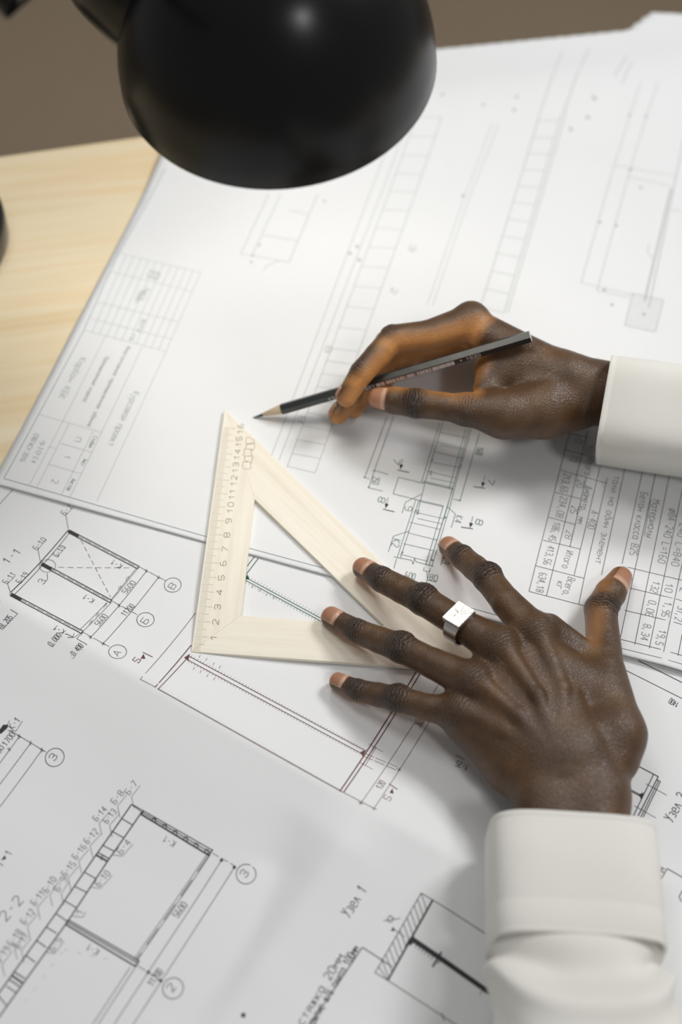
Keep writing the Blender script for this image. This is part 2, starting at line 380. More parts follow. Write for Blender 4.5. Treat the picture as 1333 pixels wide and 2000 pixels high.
for q in ((655, 250), (778, 262), (662, 660), (740, 795), (432, 1055), (555, 1080), (465, 1565), (523, 1675), (762, 1745), (335, 265), (395, 130), (215, 360)): K.dot(zr(*q), 0.12)
K.done('column_elevation_drawings', 'ink_pale')
K = Ink(sheetA, hA)
def g(*p, wd=0.035): K.line(*[z6(*q) for q in p], wd=wd)
g((505, 1145), (640, 725)); g((527, 1150), (662, 732)); g((710, 1200), (838, 772)); g((735, 1205), (905, 650)); g((755, 1210), (885, 785), (920, 640), (1040, 215))
g((680, 600), (812, 170)); g((705, 605), (835, 170)); g((880, 645), (1002, 215)); g((905, 650), (1024, 215)); g((690, 600), (910, 652), wd=0.05); g((695, 592), (905, 640)); g((640, 725), (840, 772))
g((905, 640), (868, 780)); g((705, 610), (650, 825)); g((515, 565), (700, 610)); g((515, 565), (475, 685), (640, 725)); g((735, 1205), (868, 780))
for a, b in (((810, 240), (1005, 278)), ((795, 310), (995, 358)), ((818, 332), (990, 370)), ((770, 380), (980, 427)), ((752, 455), (962, 497)), ((720, 520), (930, 570)), ((745, 570), (922, 607)), ((660, 738), (840, 780)), ((620, 815), (848, 866)), ((650, 862), (830, 903)), ((597, 890), (818, 943)), ((585, 967), (798, 1020)), ((550, 1045), (772, 1096)), ((525, 1120), (722, 1172))): g(a, b, wd=0.03)
g((480, 1140), (610, 1165), (620, 1195), (630, 1150), (640, 1175), (768, 1210)); g((500, 1155), (480, 1225)); g((745, 1220), (712, 1345)); g((700, 1215), (695, 1240), (740, 1248), (745, 1220), wd=0.03); g((718, 1245), (725, 1308), (788, 1323))
for q in ((757, 438), (965, 484), (640, 806), (852, 856), (542, 1108), (758, 1164), (268, 565), (338, 517), (298, 638), (958, 732)): K.dot(z6(*q), 0.06)
g((655, 800), (645, 832), (655, 835), (665, 802), wd=0.03); g((750, 515), (740, 545), (750, 548), (758, 518), wd=0.03)
g((960, 732), (1100, 245)); g((910, 722), (960, 735))
g((685, 685), (565, 745), (540, 825)); g((870, 780), (925, 830), (895, 930)); g((590, 955), (478, 990), (440, 1105)); g((795, 1045), (820, 1075)); g((845, 1110), (818, 1200))
K.text('9', z6(568, 768), z6(558, 800), 0.42); K.text('К4', z6(930, 838), z6(915, 885), 0.45); K.text('К2', z6(480, 1008), z6(462, 1058), 0.45); K.text('К3', z6(838, 1135), z6(825, 1185), 0.45)
K.text('80', z6(735, 1305), z6(790, 1318), 0.42); K.text('600', z6(560, 1290), z6(630, 1305), 0.42); K.text('1600', z6(1085, 345), z6(1072, 400), 0.42); K.text('250', z6(330, 560), z6(322, 612), 0.42)
for st, q in (('8', (362, 712)), ('8', (1068, 872)), ('7', (468, 435)), ('7', (1150, 580))): K.text(st, z6(q[0] + 14, q[1] - 8), z6(q[0], q[1] + 28), 0.42, 0.045)
K.done('column_detail_drawing', 'ink_green')
K = Ink(sheetA, hA)
g((270, 565), (432, 125)); g((340, 515), (478, 125)); g((300, 640), (340, 515)); g((265, 565), (305, 577)); g((340, 515), (440, 545)); g((295, 640), (400, 665)); K.done('dimension_lines', 'ink_dark'); K = Ink(sheetA, hA)
for l, b, tr in (((545, 430), (508, 512), (590, 530)), ((1140, 555), (1055, 632), (1140, 645)), ((440, 710), (402, 795), (485, 815)), ((1052, 848), (967, 925), (1053, 938))):
    left = l[0] > b[0] + 20 and l[0] < tr[0] - 15
    e = (b[0] + 18, b[1] - 5) if left else (tr[0] - 22, tr[1] - 8)
    if l[1] not in (430,): K.done('section_mark', 'ink_black'); K = Ink(sheetA, hA)
    g(l, e, wd=0.03); K.poly(z6(e[0], e[1]), z6(e[0] - 4, e[1] - 38), z6(e[0] + 24, e[1] - 30)); g(b, tr, wd=0.06)
K.done('section_mark', 'ink_black')
K = Ink(sheetA, hA)
def s7(*p, wd=0.035): K.line(*[z7(*q) for q in p], wd=wd)
s7((130, 1290), (437, 85)); s7((262, 1322), (572, 85)); s7((505, 1385), (545, 1190), (718, 440)); s7((437, 957), (562, 430)); s7((470, 1168), (640, 455), (665, 350)); s7((675, 1168), (850, 370))
s7((130, 1290), (555, 1400)); s7((180, 1097), (545, 1192)); s7((235, 905), (516, 972)); s7((275, 732), (475, 788)); s7((325, 546), (522, 596)); s7((365, 378), (715, 478)); s7((400, 225), (615, 282)); s7((430, 100), (572, 136))
for a, b in (((985, 380), (830, 1085)), ((1085, 390), (815, 1650)), ((1190, 400), (925, 1690)), ((1305, 420), (1035, 1717)), ((1440, 330), (1142, 1745)), ((1540, 330), (1250, 1772)), ((1640, 330), (1355, 1800))): s7(a, b)
s7((870, 1108), (1500, 1272)); s7((890, 1265), (1500, 1424)); s7((850, 1432), (1500, 1602)); s7((820, 1650), (1500, 1838))
K.done('quantity_table_lines', 'ink_dark')
K = Ink(sheetA, hA)
def x7(st, a, b, h=0.44, wd=0.035): K.text(st, z7(*a), z7(*b), h, wd)
x7('634,18', (208, 1148), (182, 1288)); x7('413,56', (272, 945), (236, 1082)); x7('186,45', (318, 768), (276, 902)); x7('234,08', (368, 575), (332, 728)); x7('213,65', (395, 402), (362, 540)); x7('73', (452, 262), (436, 308)); x7('0', (482, 138), (474, 165))
x7('28', (412, 830), (398, 888)); x7('25', (452, 645), (438, 698)); x7('20', (495, 450), (484, 502)); x7('10', (562, 190), (550, 245)); x7('Итого', (412, 982), (378, 1108)); x7('Всего,', (425, 1180), (378, 1322)); x7('кг', (345, 1212), (333, 1262))
x7('Диаметр, мм', (560, 495), (492, 775), 0.4); x7('А-400', (600, 682), (568, 812)); x7('тали на один элемент', (772, 420), (628, 1075), 0.42); x7('Итого', (570, 285), (546, 412))
x7('Бетон класса В25', (972, 543), (886, 1012)); x7('Материалы', (1062, 600), (1012, 880)); s7((1048, 600), (996, 872), wd=0.03)
x7('ø8А-240 L=160', (1190, 668), (1098, 1070)); x7('ø12А-240 L=840', (1302, 600), (1200, 1092)); x7('10', (1158, 1230), (1150, 1290)); x7('1,95', (1150, 1368), (1124, 1472)); x7('19,5', (1108, 1578), (1080, 1684))
x7('132', (1062, 1212), (1040, 1290)); x7('0,06', (1032, 1355), (1004, 1468)); x7('8,34', (995, 1532), (968, 1648)); x7('2', (1270, 1260), (1262, 1290)); x7('31,2', (1250, 1400), (1225, 1500))
K.done('quantity_table_lettering', 'ink_grey')

# ---- lower sheet
y2 = scl(3.03, 0, 930); y3 = scl(2.38, 0, 1380); y5 = scl(1.904, 240, 1080); y4 = scl(2.2217, 400, 1560); yr = scl(3.706, 1180, 1240)
K = Ink(sheetB, hB)
def a(*p, wd=0.04): K.line(*[y2(*q) for q in p], wd=wd)
def at2(st, p, q, h=0.36, wd=0.032): K.text(st, y2(p[0] + 8, p[1] + 8), y2(q[0] + 8, q[1] + 8), h, wd)
a((406, 318), (62, 690), wd=0.06); a((420, 328), (85, 702)); a((0, 745), (62, 693), wd=0.035); a((0, 165), (75, 82), wd=0.035)
for o, e in (((410, 318), (825, 535)), ((250, 512), (662, 735)), ((68, 692), (493, 918))):
    o, e = np.array(o), np.array(e); n_ = np.array((-9, 15))
    a(tuple(o), tuple(e), wd=0.06); a(tuple(o + n_), tuple(e + n_), wd=0.06); a(tuple(e), tuple(e + n_), wd=0.05); K.dash(y2(*(o + n_ / 2)), y2(*(e + n_ / 2)), 0.5, 0.12)
    m = o + (e - o) * 0.145; K.poly(y2(*o), y2(*m), y2(*(m + n_)), y2(*(o + n_)))
a((805, 548), (655, 735), wd=0.03); a((825, 535), (662, 735), wd=0.03); a((635, 748), (478, 905), wd=0.03); a((660, 748), (493, 918), wd=0.03)
for x0, y0 in ((745, 610), (755, 605), (700, 665), (710, 660), (615, 770), (625, 765), (570, 825), (580, 820), (530, 870), (540, 865)): a((x0, y0 + 8), (x0 + 8, y0 - 14), wd=0.025)
K.dash(y2(480, 380), y2(655, 715)); K.dash(y2(345, 540), y2(780, 543))
a((868, 562), (535, 957), wd=0.035); a((940, 598), (608, 995), wd=0.035)
for p, q in (((825, 537), (982, 620)), ((662, 738), (812, 820)), ((493, 925), (648, 1010))): K.dash(y2(*p), y2(*q), 0.6, 0.1)
for q in ((868, 562), (706, 768), (535, 955), (940, 600), (610, 993)): K.tick(y2(*q), (0.2, -1)); K.tick(y2(*q), (1, 0.5))
for q, st in (((1023, 645), 'В'), ((862, 850), 'Б'), ((697, 1040), 'А')):
    K.circle(y2(*q), 0.50); at2(st, (q[0] - 4, q[1] + 20), (q[0] + 16, q[1] - 4), 0.42)
at2('5600', (742, 690), (798, 625)); at2('11200', (735, 822), (792, 765)); at2('5600', (582, 880), (632, 822)); at2('1-1', (42, 512), (122, 440), 0.5, 0.045)
at2('Б-10', (212, 430), (268, 370)); a((225, 435), (275, 375), wd=0.03); a((225, 435), (240, 510), wd=0.03); at2('Б-19', (335, 472), (382, 415)); a((340, 478), (388, 420), wd=0.03)
at2('Б-11', (35, 630), (88, 572)); a((45, 637), (92, 590), wd=0.03); a((45, 637), (62, 690), wd=0.03); at2('Б-19', (115, 628), (165, 575)); at2('Б-7', (375, 225), (425, 180)); a((405, 312), (390, 232), (435, 185), wd=0.03)
for p in ((720, 517), (555, 722), (382, 905)): at2('К-1', p, (p[0] - 56, p[1] - 32), 0.36)
K.circle(y2(282, 532), 0.47, 0.03); at2('3', (252, 632), (266, 612), 0.42); a((280, 575), (282, 612), (255, 642), wd=0.03)
at2('+8.205', (5, 905), (68, 830)); a((12, 912), (105, 815), (62, 790), wd=0.03); a((130, 730), (62, 790), wd=0.03); at2('0.000', (300, 1002), (358, 938)); a((310, 1012), (392, 932), (432, 952), (440, 930), wd=0.03); a((400, 955), (440, 955), wd=0.03); a((440, 955), (493, 920), wd=0.03)
at2('-0.400', (425, 1070), (488, 1000)); a((430, 1082), (515, 997), (455, 962), wd=0.03); a((455, 962), (493, 925), wd=0.03)
K.done('section_drawing', 'ink_dark')
K = Ink(sheetB, hB)
at2('5', (810, 1100), (828, 1082), 0.4, 0.045); K.poly(y2(833, 1080), y2(850, 1052), y2(862, 1082)); a((845, 1042), (905, 1072), wd=0.05); a((820, 1110), (850, 1060), wd=0.025)
def d5(*p, wd=0.045): K.line(*[y5(*q) for q in p], wd=wd)
d5((272, 222), (65, 470), wd=0.035); d5((255, 343), (120, 500), wd=0.06); d5((243, 388), (133, 505), wd=0.05); d5((65, 470), (120, 498), wd=0.025); d5((130, 505), (812, 885), wd=0.04)
K.poly(y5(228, 390), y5(250, 375), y5(244, 402))
def comb(a0, a1, n_, off, ln_):
    a0, a1 = np.array(a0, float), np.array(a1, float); d = unit(a1 - a0); q = np.array((d[1], -d[0]))
    for i in range(n_):
        c = a0 + (a1 - a0) * (i + 0.5) / n_
        for sg in (1, -1): K.line(y5(*(c + q * off * sg)), y5(*(c + q * (off + ln_) * sg + d * 2)), wd=0.02)
d5((248, 385), (897, 733)); d5((240, 397), (890, 747)); comb((244, 391), (893, 740), 58, 8, 7)
for x, y in ((268, 425), (293, 437), (318, 452), (343, 464)): d5((x, y), (x - 6, y + 10), wd=0.03)
for x, y in ((283, 390), (308, 402), (335, 418), (358, 430)): d5((x, y), (x + 6, y - 10), wd=0.03)
d5((1095, 437), (808, 886), wd=0.07); d5((1110, 443), (822, 890), wd=0.06); K.poly(y5(883, 742), y5(907, 730), y5(893, 757))
d5((935, 720), (893, 790), wd=0.04); d5((915, 710), (968, 740), wd=0.025); d5((880, 778), (930, 805), wd=0.025); d5((943, 722), (902, 792), wd=0.03)
d5((1182, 478), (885, 932), wd=0.03); d5((1230, 480), (935, 950), wd=0.03); d5((1090, 615), (1087, 620), wd=0.03); d5((812, 885), (945, 955), wd=0.025)
K.dash(y5(898, 745), y5(1030, 800), 0.6, 0.1); K.dash(y5(893, 755), y5(1028, 812), 0.6, 0.1)
for q in ((885, 930), (935, 950), (1028, 806)): K.tick(y5(*q), (0.6, -1)); K.tick(y5(*q), (1, 0.5))
d5((990, 858), (1022, 880), wd=0.05); K.poly(y5(992, 892), y5(1004, 876), y5(1008, 896)); K.text('5', y5(992, 925), y5(1002, 912), 0.4); K.text('120', y5(962, 880), y5(978, 856), 0.36); K.text('3600', y5(1108, 650), y5(1128, 622), 0.36)
d5((1238, 752), (1272, 768), wd=0.04); K.text('1:25', y5(1286, 790), y5(1245, 772), 0.36)
K.done('wall_panel_drawing', 'ink_red')
K = Ink(sheetB, hB)
d5((505, 20), (450, 92), wd=0.06); d5((490, 14), (438, 84), wd=0.06); K.poly(y5(450, 97), y5(464, 80), y5(472, 100)); d5((460, 93), (860, 310)); d5((455, 101), (855, 318)); comb((458, 97), (858, 314), 36, 8, 7)
for x, y in ((485, 122), (512, 135), (538, 150), (565, 163)): d5((x, y), (x - 6, y + 10), wd=0.03)
K.done('beam_drawing', 'ink_green')
K = Ink(sheetB, hB)
K.line(yr(250, 187), yr(700, 412), wd=0.05); K.line(yr(150, 252), yr(700, 528), wd=0.04); K.text('1400', yr(545, 492), yr(488, 458), 0.36)
K.done('floor_outline', 'ink_dark')
K = Ink(sheetB, hB)
K.line((885, 1170), (925, 1178), (1010, 1210), wd=0.04)
K.done('outline_curve', 'ink_green')
K = Ink(sheetB, hB)
def r(*p, wd=0.05): K.line(*[yr(*q) for q in p], wd=wd)
r((150, 898), (395, 1027), wd=0.06); r((360, 1012), (215, 1310)); r((395, 1027), (250, 1310), wd=0.06); r((385, 1050), (410, 1062), (285, 1320)); r((395, 1060), (268, 1320)); r((305, 1078), (458, 1162), wd=0.03); r((222, 1238), (378, 1326), wd=0.03)
r((150, 1098), (270, 1160)); r((150, 1108), (268, 1170)); K.poly(yr(255, 1155), yr(290, 1140), yr(272, 1195))
K.text('Узел 3', yr(498, 1358), yr(600, 1175), 0.55, 0.05)
K.done('node_three_drawing', 'ink_dark')
K = Ink(sheetB, hB)
r((460, 1692), (620, 1785)); r((460, 1692), (370, 1855), wd=0.04); K.text('10мм', yr(398, 1795), yr(448, 1700), 0.4); r((600, 1800), (545, 1895), (560, 1925), (640, 1960))
K.done('note_leader', 'ink_dark')
K = Ink(sheetB, hB)
def c3(*p, wd=0.05): K.line(*[y3(*q) for q in p], wd=wd)
def t3(st, p, q, h=0.38, wd=0.035): K.text(st, y3(*p), y3(*q), h, wd)
c3((612, 455), (447, 690), (260, 962), (-30, 1368), wd=0.07); c3((660, 490), (500, 720), (315, 1000), (-30, 1480), wd=0.07); c3((612, 455), (660, 490), wd=0.04)
for p, q, wd in (((565, 520), (615, 550), .05), ((520, 580), (575, 610), .05), ((478, 645), (535, 675), .05), ((390, 768), (445, 800), .05), ((345, 835), (405, 865), .05), ((303, 905), (355, 935), .05), ((260, 962), (315, 1000), .05), ((215, 1025), (265, 1055), .05), ((170, 1088), (215, 1120), .05), ((118, 1155), (165, 1190), .05), ((30, 1300), (75, 1330), .05), ((-10, 1340), (30, 1390), .05),
    ((447, 690), (500, 720), .1), ((455, 678), (508, 708), .06), ((470, 715), (478, 690), .05), ((55, 1250), (105, 1285), .1), ((68, 1235), (115, 1265), .06), ((42, 1268), (92, 1302), .06)): c3(p, q, wd=wd)
c3((615, 455), (988, 668), wd=0.04); c3((662, 482), (988, 668), wd=0.05); c3((655, 500), (972, 692), wd=0.09); c3((660, 491), (980, 680), wd=0.05); c3((990, 665), (970, 694), wd=0.07); c3((668, 484), (655, 505), wd=0.09)
for i in range(6): cx, cy = 718 + 49 * i, 528 + 29 * i; c3((cx - 8, cy - 10), (cx + 8, cy - 5), (cx + 6, cy + 12), (cx - 10, cy + 6), (cx - 8, cy - 10), wd=0.05)
c3((318, 992), (648, 1182), wd=0.06); c3((312, 1001), (640, 1192), wd=0.06); c3((305, 1012), (630, 1208), wd=0.08); c3((648, 1180), (628, 1212), wd=0.08); c3((320, 990), (304, 1014), wd=0.08)
c3((978, 690), (640, 1176), wd=0.035); c3((960, 692), (622, 1176), wd=0.035); c3((628, 1215), (455, 1480), wd=0.035); c3((606, 1212), (430, 1480), wd=0.035)
K.dash(y3(968, 695), y3(632, 1180), 1.0, 0.5, 0.04)
c3((1030, 715), (690, 1235), (530, 1480), wd=0.035); c3((1090, 748), (612, 1490), wd=0.035); K.dash(y3(988, 682), y3(1098, 745), 0.4, 0.15); K.dash(y3(640, 1205), y3(758, 1278), 0.5, 0.15)
for q in ((1030, 715), (1090, 748), (690, 1235), (748, 1275)): K.dot(y3(*q), 0.09)
for q, st in (((1145, 780), '3'), ((805, 1310), '2')):
    K.circle(y3(*q), 0.52, 0.04); t3(st, (q[0] - 2, q[1] + 18), (q[0] + 14, q[1] - 4), 0.42, 0.04)
t3('5600', (828, 985), (874, 925)); t3('11200', (712, 1302), (760, 1235)); t3('2-2', (30, 1000), (110, 905), 0.55, 0.04)
for st, p, q in (('Б-7', (602, 412), (642, 360)), ('Б-8', (537, 455), (578, 405)), ('Б-14', (452, 535), (500, 482)), ('Б-13', (500, 545), (545, 492)), ('Б-12', (410, 640), (460, 585)), ('Б-16', (357, 712), (405, 655)), ('Б-15', (308, 792), (355, 735)), ('Б-9', (275, 862), (312, 805)), ('Б-10', (222, 867), (265, 805)), ('Б-11', (165, 927), (212, 870)), ('Б-12', (118, 1015), (165, 958)), ('Б-17', (90, 1128), (135, 1070)), ('Б-18', (58, 1115), (105, 1050)), ('Б-19', (0, 1192), (48, 1130))):
    t3(st, p, q, 0.36, 0.03); c3((p[0] + 10, p[1] + 8), (q[0] + 10, q[1] + 8), wd=0.025); c3((p[0] + 10, p[1] + 8), (p[0] + 22, p[1] + 62), wd=0.025)
for st, p, q in (('Б-4', (565, 688), (610, 635)), ('Б-10', (462, 838), (515, 780)), ('1', (380, 972), (392, 950)), ('Б-5', (250, 1140), (290, 1085))):
    t3(st, p, q, 0.36, 0.03); c3((p[0] + 5, p[1] + 8), (q[0] + 8, q[1] + 6), wd=0.025); c3((p[0] + 5, p[1] + 8), (p[0] - 40, p[1] + 2), wd=0.025)
for p in ((820, 628), (465, 1130)): t3('К-1', p, (p[0] - 50, p[1] - 30), 0.36, 0.03)
K.done('long_section_drawing', 'ink_dark')
K = Ink(sheetB, hB)
K.poly(y3(-10, 120), y3(15, 85), y3(38, 85), y3(35, 100), y3(5, 128)); c3((35, 85), (45, 65), wd=0.03); t3('К-1', (62, 108), (98, 65), 0.4); c3((35, 112), (75, 114), (105, 68), wd=0.03)
c3((45, 110), (215, 212), wd=0.03); c3((90, 140), (-20, 290), wd=0.035); c3((143, 170), (-20, 388), wd=0.035); c3((195, 203), (-20, 492), wd=0.035); t3('1700', (32, 185), (72, 132), 0.36); t3('3400', (-22, 250), (20, 192), 0.36)
for q in ((90, 140), (143, 170), (195, 203), (42, 200)): K.tick(y3(*q), (0.2, -1)); K.tick(y3(*q), (1, 0.6))
K.circle(y3(255, 237), 0.52, 0.04); t3('3', (253, 255), (269, 233), 0.42, 0.04)
K.done('plan_corner_drawing', 'ink_dark')
K = Ink(sheetB, hB)
K.poly(y3(5, 715), y3(22, 692), y3(30, 708)); c3((0, 730), (15, 740), wd=0.04); t3('1', (50, 695), (60, 680), 0.4)
K.done('section_mark', 'ink_dark')
K = Ink(sheetB, hB)
K.dash(y3(300, 1130), y3(520, 1180), 0.2, 0.5, 0.02); K.dash(y3(290, 1140), y3(120, 1370), 0.2, 0.5, 0.02)
K.done('hidden_lines', 'ink_light')
K = Ink(sheetB, hB)
K.dot(y3(1132, 1435), 0.12)
K.done('ink_spot', 'ink_dark')
K = Ink(sheetB, hB)
def n1(*p, wd=0.05): K.line(*[y4(*q) for q in p], wd=wd)
K.text('Узел 1', y4(628, 518), y4(706, 398), 0.55, 0.045)
n1((940, 410), (990, 440), wd=0.04); n1((940, 410), (740, 755), (795, 788), wd=0.04); n1((990, 440), (795, 788), wd=0.10)
for i in range(13):
    f = i / 13; n1((940 - 200 * f, 410 + 345 * f), (990 - 195 * min(1, f + 0.13) - 0, 440 + 348 * min(1, f + 0.13)), wd=0.035)
n1((990, 440), (1290, 632), wd=0.04); n1((795, 788), (1180, 1040), wd=0.04); n1((902, 610), (1260, 858), wd=0.26); K.poly(y4(885, 615), y4(905, 585), y4(915, 620), y4(890, 640)); n1((872, 650), (890, 612), wd=0.12)
n1((1028, 665), (990, 730), wd=0.10); n1((1010, 715), (1035, 690), wd=0.05)
for i in range(6): n1((920 + 14 * i, 632 + 10 * i), (914 + 14 * i, 648 + 10 * i), wd=0.04)
n1((815, 730), (685, 645), (440, 1005), wd=0.05); n1((780, 708), (765, 695), wd=0.04)
K.text('стяжка 20мм', y4(428, 985), y4(606, 688), 0.42, 0.045); K.text('перекрытие ж/б плита 100мм', y4(430, 1060), y4(672, 652), 0.42, 0.045)
K.poly(y4(808, 575), y4(818, 556), y4(828, 572)); n1((818, 565), (870, 600), wd=0.03); n1((775, 530), (850, 520), wd=0.03); K.text('а', y4(808, 540), y4(822, 520), 0.4)
n1((1030, 930), (1040, 965), wd=0.04); n1((1195, 850), (1230, 800), wd=0.03)
K.done('node_one_drawing', 'ink_dark')


# ------------------------------------------------------------------ set square
ZR0, ZR1 = 0.14, 0.44
Q0 = at(373.5, 1272.6, ZR1); QA = at(438.5, 799.5, ZR1); QB = at(966.8, 1315.5, ZR1)
ru = unit(QA - Q0); rv = np.array([ru[1], -ru[0], 0]); LEG = 17.5
def sq(a, b, z=ZR1): return np.array([Q0[0] + ru[0] * a + rv[0] * b, Q0[1] + ru[1] * a + rv[1] * b, z])
W1, W2 = 2.62, 2.75
# inner triangle: offset edges
h_off = W2 * math.sqrt(2)
I0 = (W1 - 0.05, W1); I1 = (LEG - h_off - W1 - 0.25, W1); I2 = (W1 - 0.05, LEG - h_off - W1 + 0.05)
sqr = empty('set_square', sq(0, 0, ZR0))
cr = 0.1
arms = [([(0, 0), (LEG - 0.05, 0), (LEG - 0.2, 0.2), (I1[0], I1[1]), (I0[0], I0[1])], 'wood_a', math.atan2(ru[1], ru[0])),
        ([(0, 0), (I0[0], I0[1]), (I2[0], I2[1]), (0.2, LEG - 0.2), (0, LEG - 0.05)], 'wood_b', math.atan2(rv[1], rv[0])),
        ([(LEG - 0.2, 0.2), (0.2, LEG - 0.2), (I2[0], I2[1]), (I1[0], I1[1])], 'wood_c', math.atan2((rv - ru)[1], (rv - ru)[0]))]
for k, (pl, mn, ang) in enumerate(arms):
    wood_light(mn, ang)
    pts = [sq(a, b)[:2] for a, b in pl]
    ar = sum(pts[i][0] * pts[(i + 1) % len(pts)][1] - pts[(i + 1) % len(pts)][0] * pts[i][1] for i in range(len(pts)))
    if ar < 0: pts = pts[::-1]
    dz = 0.004 * k
    V, F = prism(pts, ZR0, ZR1 - dz)
    bevel(part('arm', V, F, MAT[mn], sqr), 0.02, 1)
tag(sqr, 'light wooden set square with centimetre scale lying under the spread hand', 'set square')

# ------------------------------------------------------------------ pencil
PT, PE = at(494, 816, 0.15), at(1037, 657, 7.4)
pa = unit(PE - PT); PL = np.linalg.norm(PE - PT)
cz = unit(C_O - (PT + PE) / 2); px_ = unit(np.cross(pa, cz)); pn = np.cross(px_, pa)        # px_ across, pn facing up to the viewer side
if px_[1] < 0: px_ = -px_
PR = 0.375
HEXA = [math.radians(60 * k + 41) for k in range(6)]
def hexring(s, r): return [PT + pa * s + (px_ * math.cos(a) + pn * math.sin(a)) * r for a in HEXA]
pen = empty('pencil', PT)
simple('pencil_black', srgb(24, 30, 29), 0.36, Specular_IOR_Level=0.9); simple('pencil_wood', srgb(222, 200, 168), 0.6); simple('pencil_lead', srgb(34, 62, 70), 0.35)
simple('pencil_print', srgb(236, 226, 226), 0.5); simple('pencil_end', srgb(196, 200, 192), 0.5)
V = hexring(2.05, PR) + hexring(PL - 0.06, PR) + hexring(PL, PR * 0.9)
F = [(i, (i + 1) % 6, 6 + (i + 1) % 6, 6 + i) for i in range(6)] + [(6 + i, 6 + (i + 1) % 6, 12 + (i + 1) % 6, 12 + i) for i in range(6)]
part('barrel', V, F, MAT['pencil_black'], pen)
V = hexring(PL + 0.002, PR * 0.9); part('barrel_end', V, [tuple(range(6))], MAT['pencil_end'], pen)
def cone(s0, r0, s1, r1, n=48, scallop=0.0):
    V, F = [], []
    for s, r, sc in ((s0, r0, 0), (s1, r1, scallop)):
        for k in range(n):
            a = 2 * math.pi * k / n; ss = s + sc * (abs(math.cos(3 * (a - HEXA[0]))) ** 2 - 0.5)
            rr = r * (1 - 0.0 * sc)
            if sc:
                m = (a - HEXA[0]) % (math.pi / 3) - math.pi / 6; rr = PR * math.cos(math.pi / 6) / math.cos(m) * 1.004; ss = s1 + (rr - PR * 0.93) * 3.4
            V.append(PT + pa * ss + (px_ * math.cos(a) + pn * math.sin(a)) * rr)
    F = [(k, (k + 1) % n, n + (k + 1) % n, n + k) for k in range(n)] + [tuple(range(n - 1, -1, -1))]
    return V, F
V, F = cone(0.72, 0.115, 2.08, PR, scallop=1.0); part('wood_tip', V, F, MAT['pencil_wood'], pen, True)
V, F = cone(0.0, 0.02, 0.74, 0.117); part('lead', V, F, MAT['pencil_lead'], pen, True)
tag(pen, 'black hexagonal pencil with sharpened tip held in the upper hand', 'pencil')

# ------------------------------------------------------------------ desk lamp
LC = at(543, 122, 23.0)                                     # centre of the shade's rim
LH = at(372, -80, 36.0)
LAX = unit(np.array([-0.06, -0.12, 1.0]))
RIM = 8.45
lamp = empty('desk_lamp', at(-172, 478, 0))
prof = [(RIM, 0), (RIM * 0.992, 1.2), (RIM * 0.95, 2.9), (RIM * 0.865, 4.7), (RIM * 0.74, 6.4), (RIM * 0.57, 7.9), (RIM * 0.38, 8.9), (RIM * 0.19, 9.4), (0.02, 9.55)]
def smooth_prof(p, k=4):
    p = np.array(p); out = []
    for i in range(len(p) - 1):
        p0, p1, p2, p3 = p[max(i - 1, 0)], p[i], p[i + 1], p[min(i + 2, len(p) - 1)]
        for j in range(k):
            t_ = j / k; out.append(0.5 * ((2 * p1) + (-p0 + p2) * t_ + (2 * p0 - 5 * p1 + 4 * p2 - p3) * t_ ** 2 + (-p0 + 3 * p1 - 3 * p2 + p3) * t_ ** 3))
    out.append(p[-1]); return [(max(a, 0.01), b) for a, b in out]
V, F = lathe(smooth_prof(prof), LC, LAX, 96); part('shade', V, F, MAT['lamp_black'], lamp, True)
V, F = lathe([(max(r - 0.15, 0.01), h - (0.0 if h == 0 else 0.15)) for r, h in smooth_prof(prof)], LC, LAX, 96); part('shade_lining', V, [f[::-1] for f in F], MAT['lamp_inner'], lamp, True)
V, F = lathe([(RIM, 0), (RIM + 0.02, -0.05), (RIM - 0.08, -0.09), (RIM - 0.16, -0.03), (RIM - 0.15, 0.02)], LC, LAX, 96); part('shade_rim', V, F, MAT['lamp_black'], lamp, True)
HP = LC + LAX * 9.6                                          # socket housing on the far left of the dome
hd = unit(np.array([-0.75, 0.25, 0.62]))
HP = at(335, -40, 26.0)
hpf = [(0.02, -4.6), (2.0, -4.45), (3.4, -3.7), (4.25, -2.4), (4.5, -0.8), (4.5, 2.0), (4.1, 3.6), (2.8, 4.8), (1.2, 5.1), (0.02, 5.1)]
V, F = lathe(smooth_prof(hpf), HP, hd, 64); part('socket_housing', V, F, MAT['lamp_black'], lamp, True)
BC = at(-172, 478, 0)
V, F = lathe([(0.02, 2.3), (6.2, 2.3), (6.55, 2.15), (6.7, 1.8), (6.7, 0.3), (6.6, 0.05), (0.02, 0.05)], BC, (0, 0, 1), 96); part('base', V, F, MAT['lamp_gloss'], lamp, True)
EL = BC + np.array([-3.0, 6.0, 33.0]); J2 = at(20, 20, 36.0)
V, F = tube([BC + np.array([0, 1.5, 2.2]), BC + np.array([0, 1.5, 6]), EL], 0.6); part('arm', V, F, MAT['lamp_black'], lamp, True)
E2 = at(22, 14, 34.0)
V, F = tube([EL, E2, HP + hd * 3.5], 0.55); part('arm', V, F, MAT['lamp_black'], lamp, True)
V, F = lathe([(0.02, -1.0), (1.3, -1.0), (1.3, 1.0), (0.02, 1.0)], EL, (0.3, 1, 0), 32); part('elbow_joint', V, F, MAT['brass'], lamp)
BU = LC + LAX * 5.6
simple('bulb_glass', srgb(255, 246, 228), 0.4); bm_ = MAT['bulb_glass'].node_tree.nodes['Principled BSDF']
bm_.inputs['Emission Color'].default_value = (1.0, 0.90, 0.74, 1); bm_.inputs['Emission Strength'].default_value = 6.0
V, F = lathe(smooth_prof([(0.02, -2.3), (1.2, -2.0), (2.0, -1.0), (2.2, 0.1), (1.9, 1.1), (1.3, 2.0), (1.2, 3.0), (0.02, 3.1)]), BU, LAX, 40)
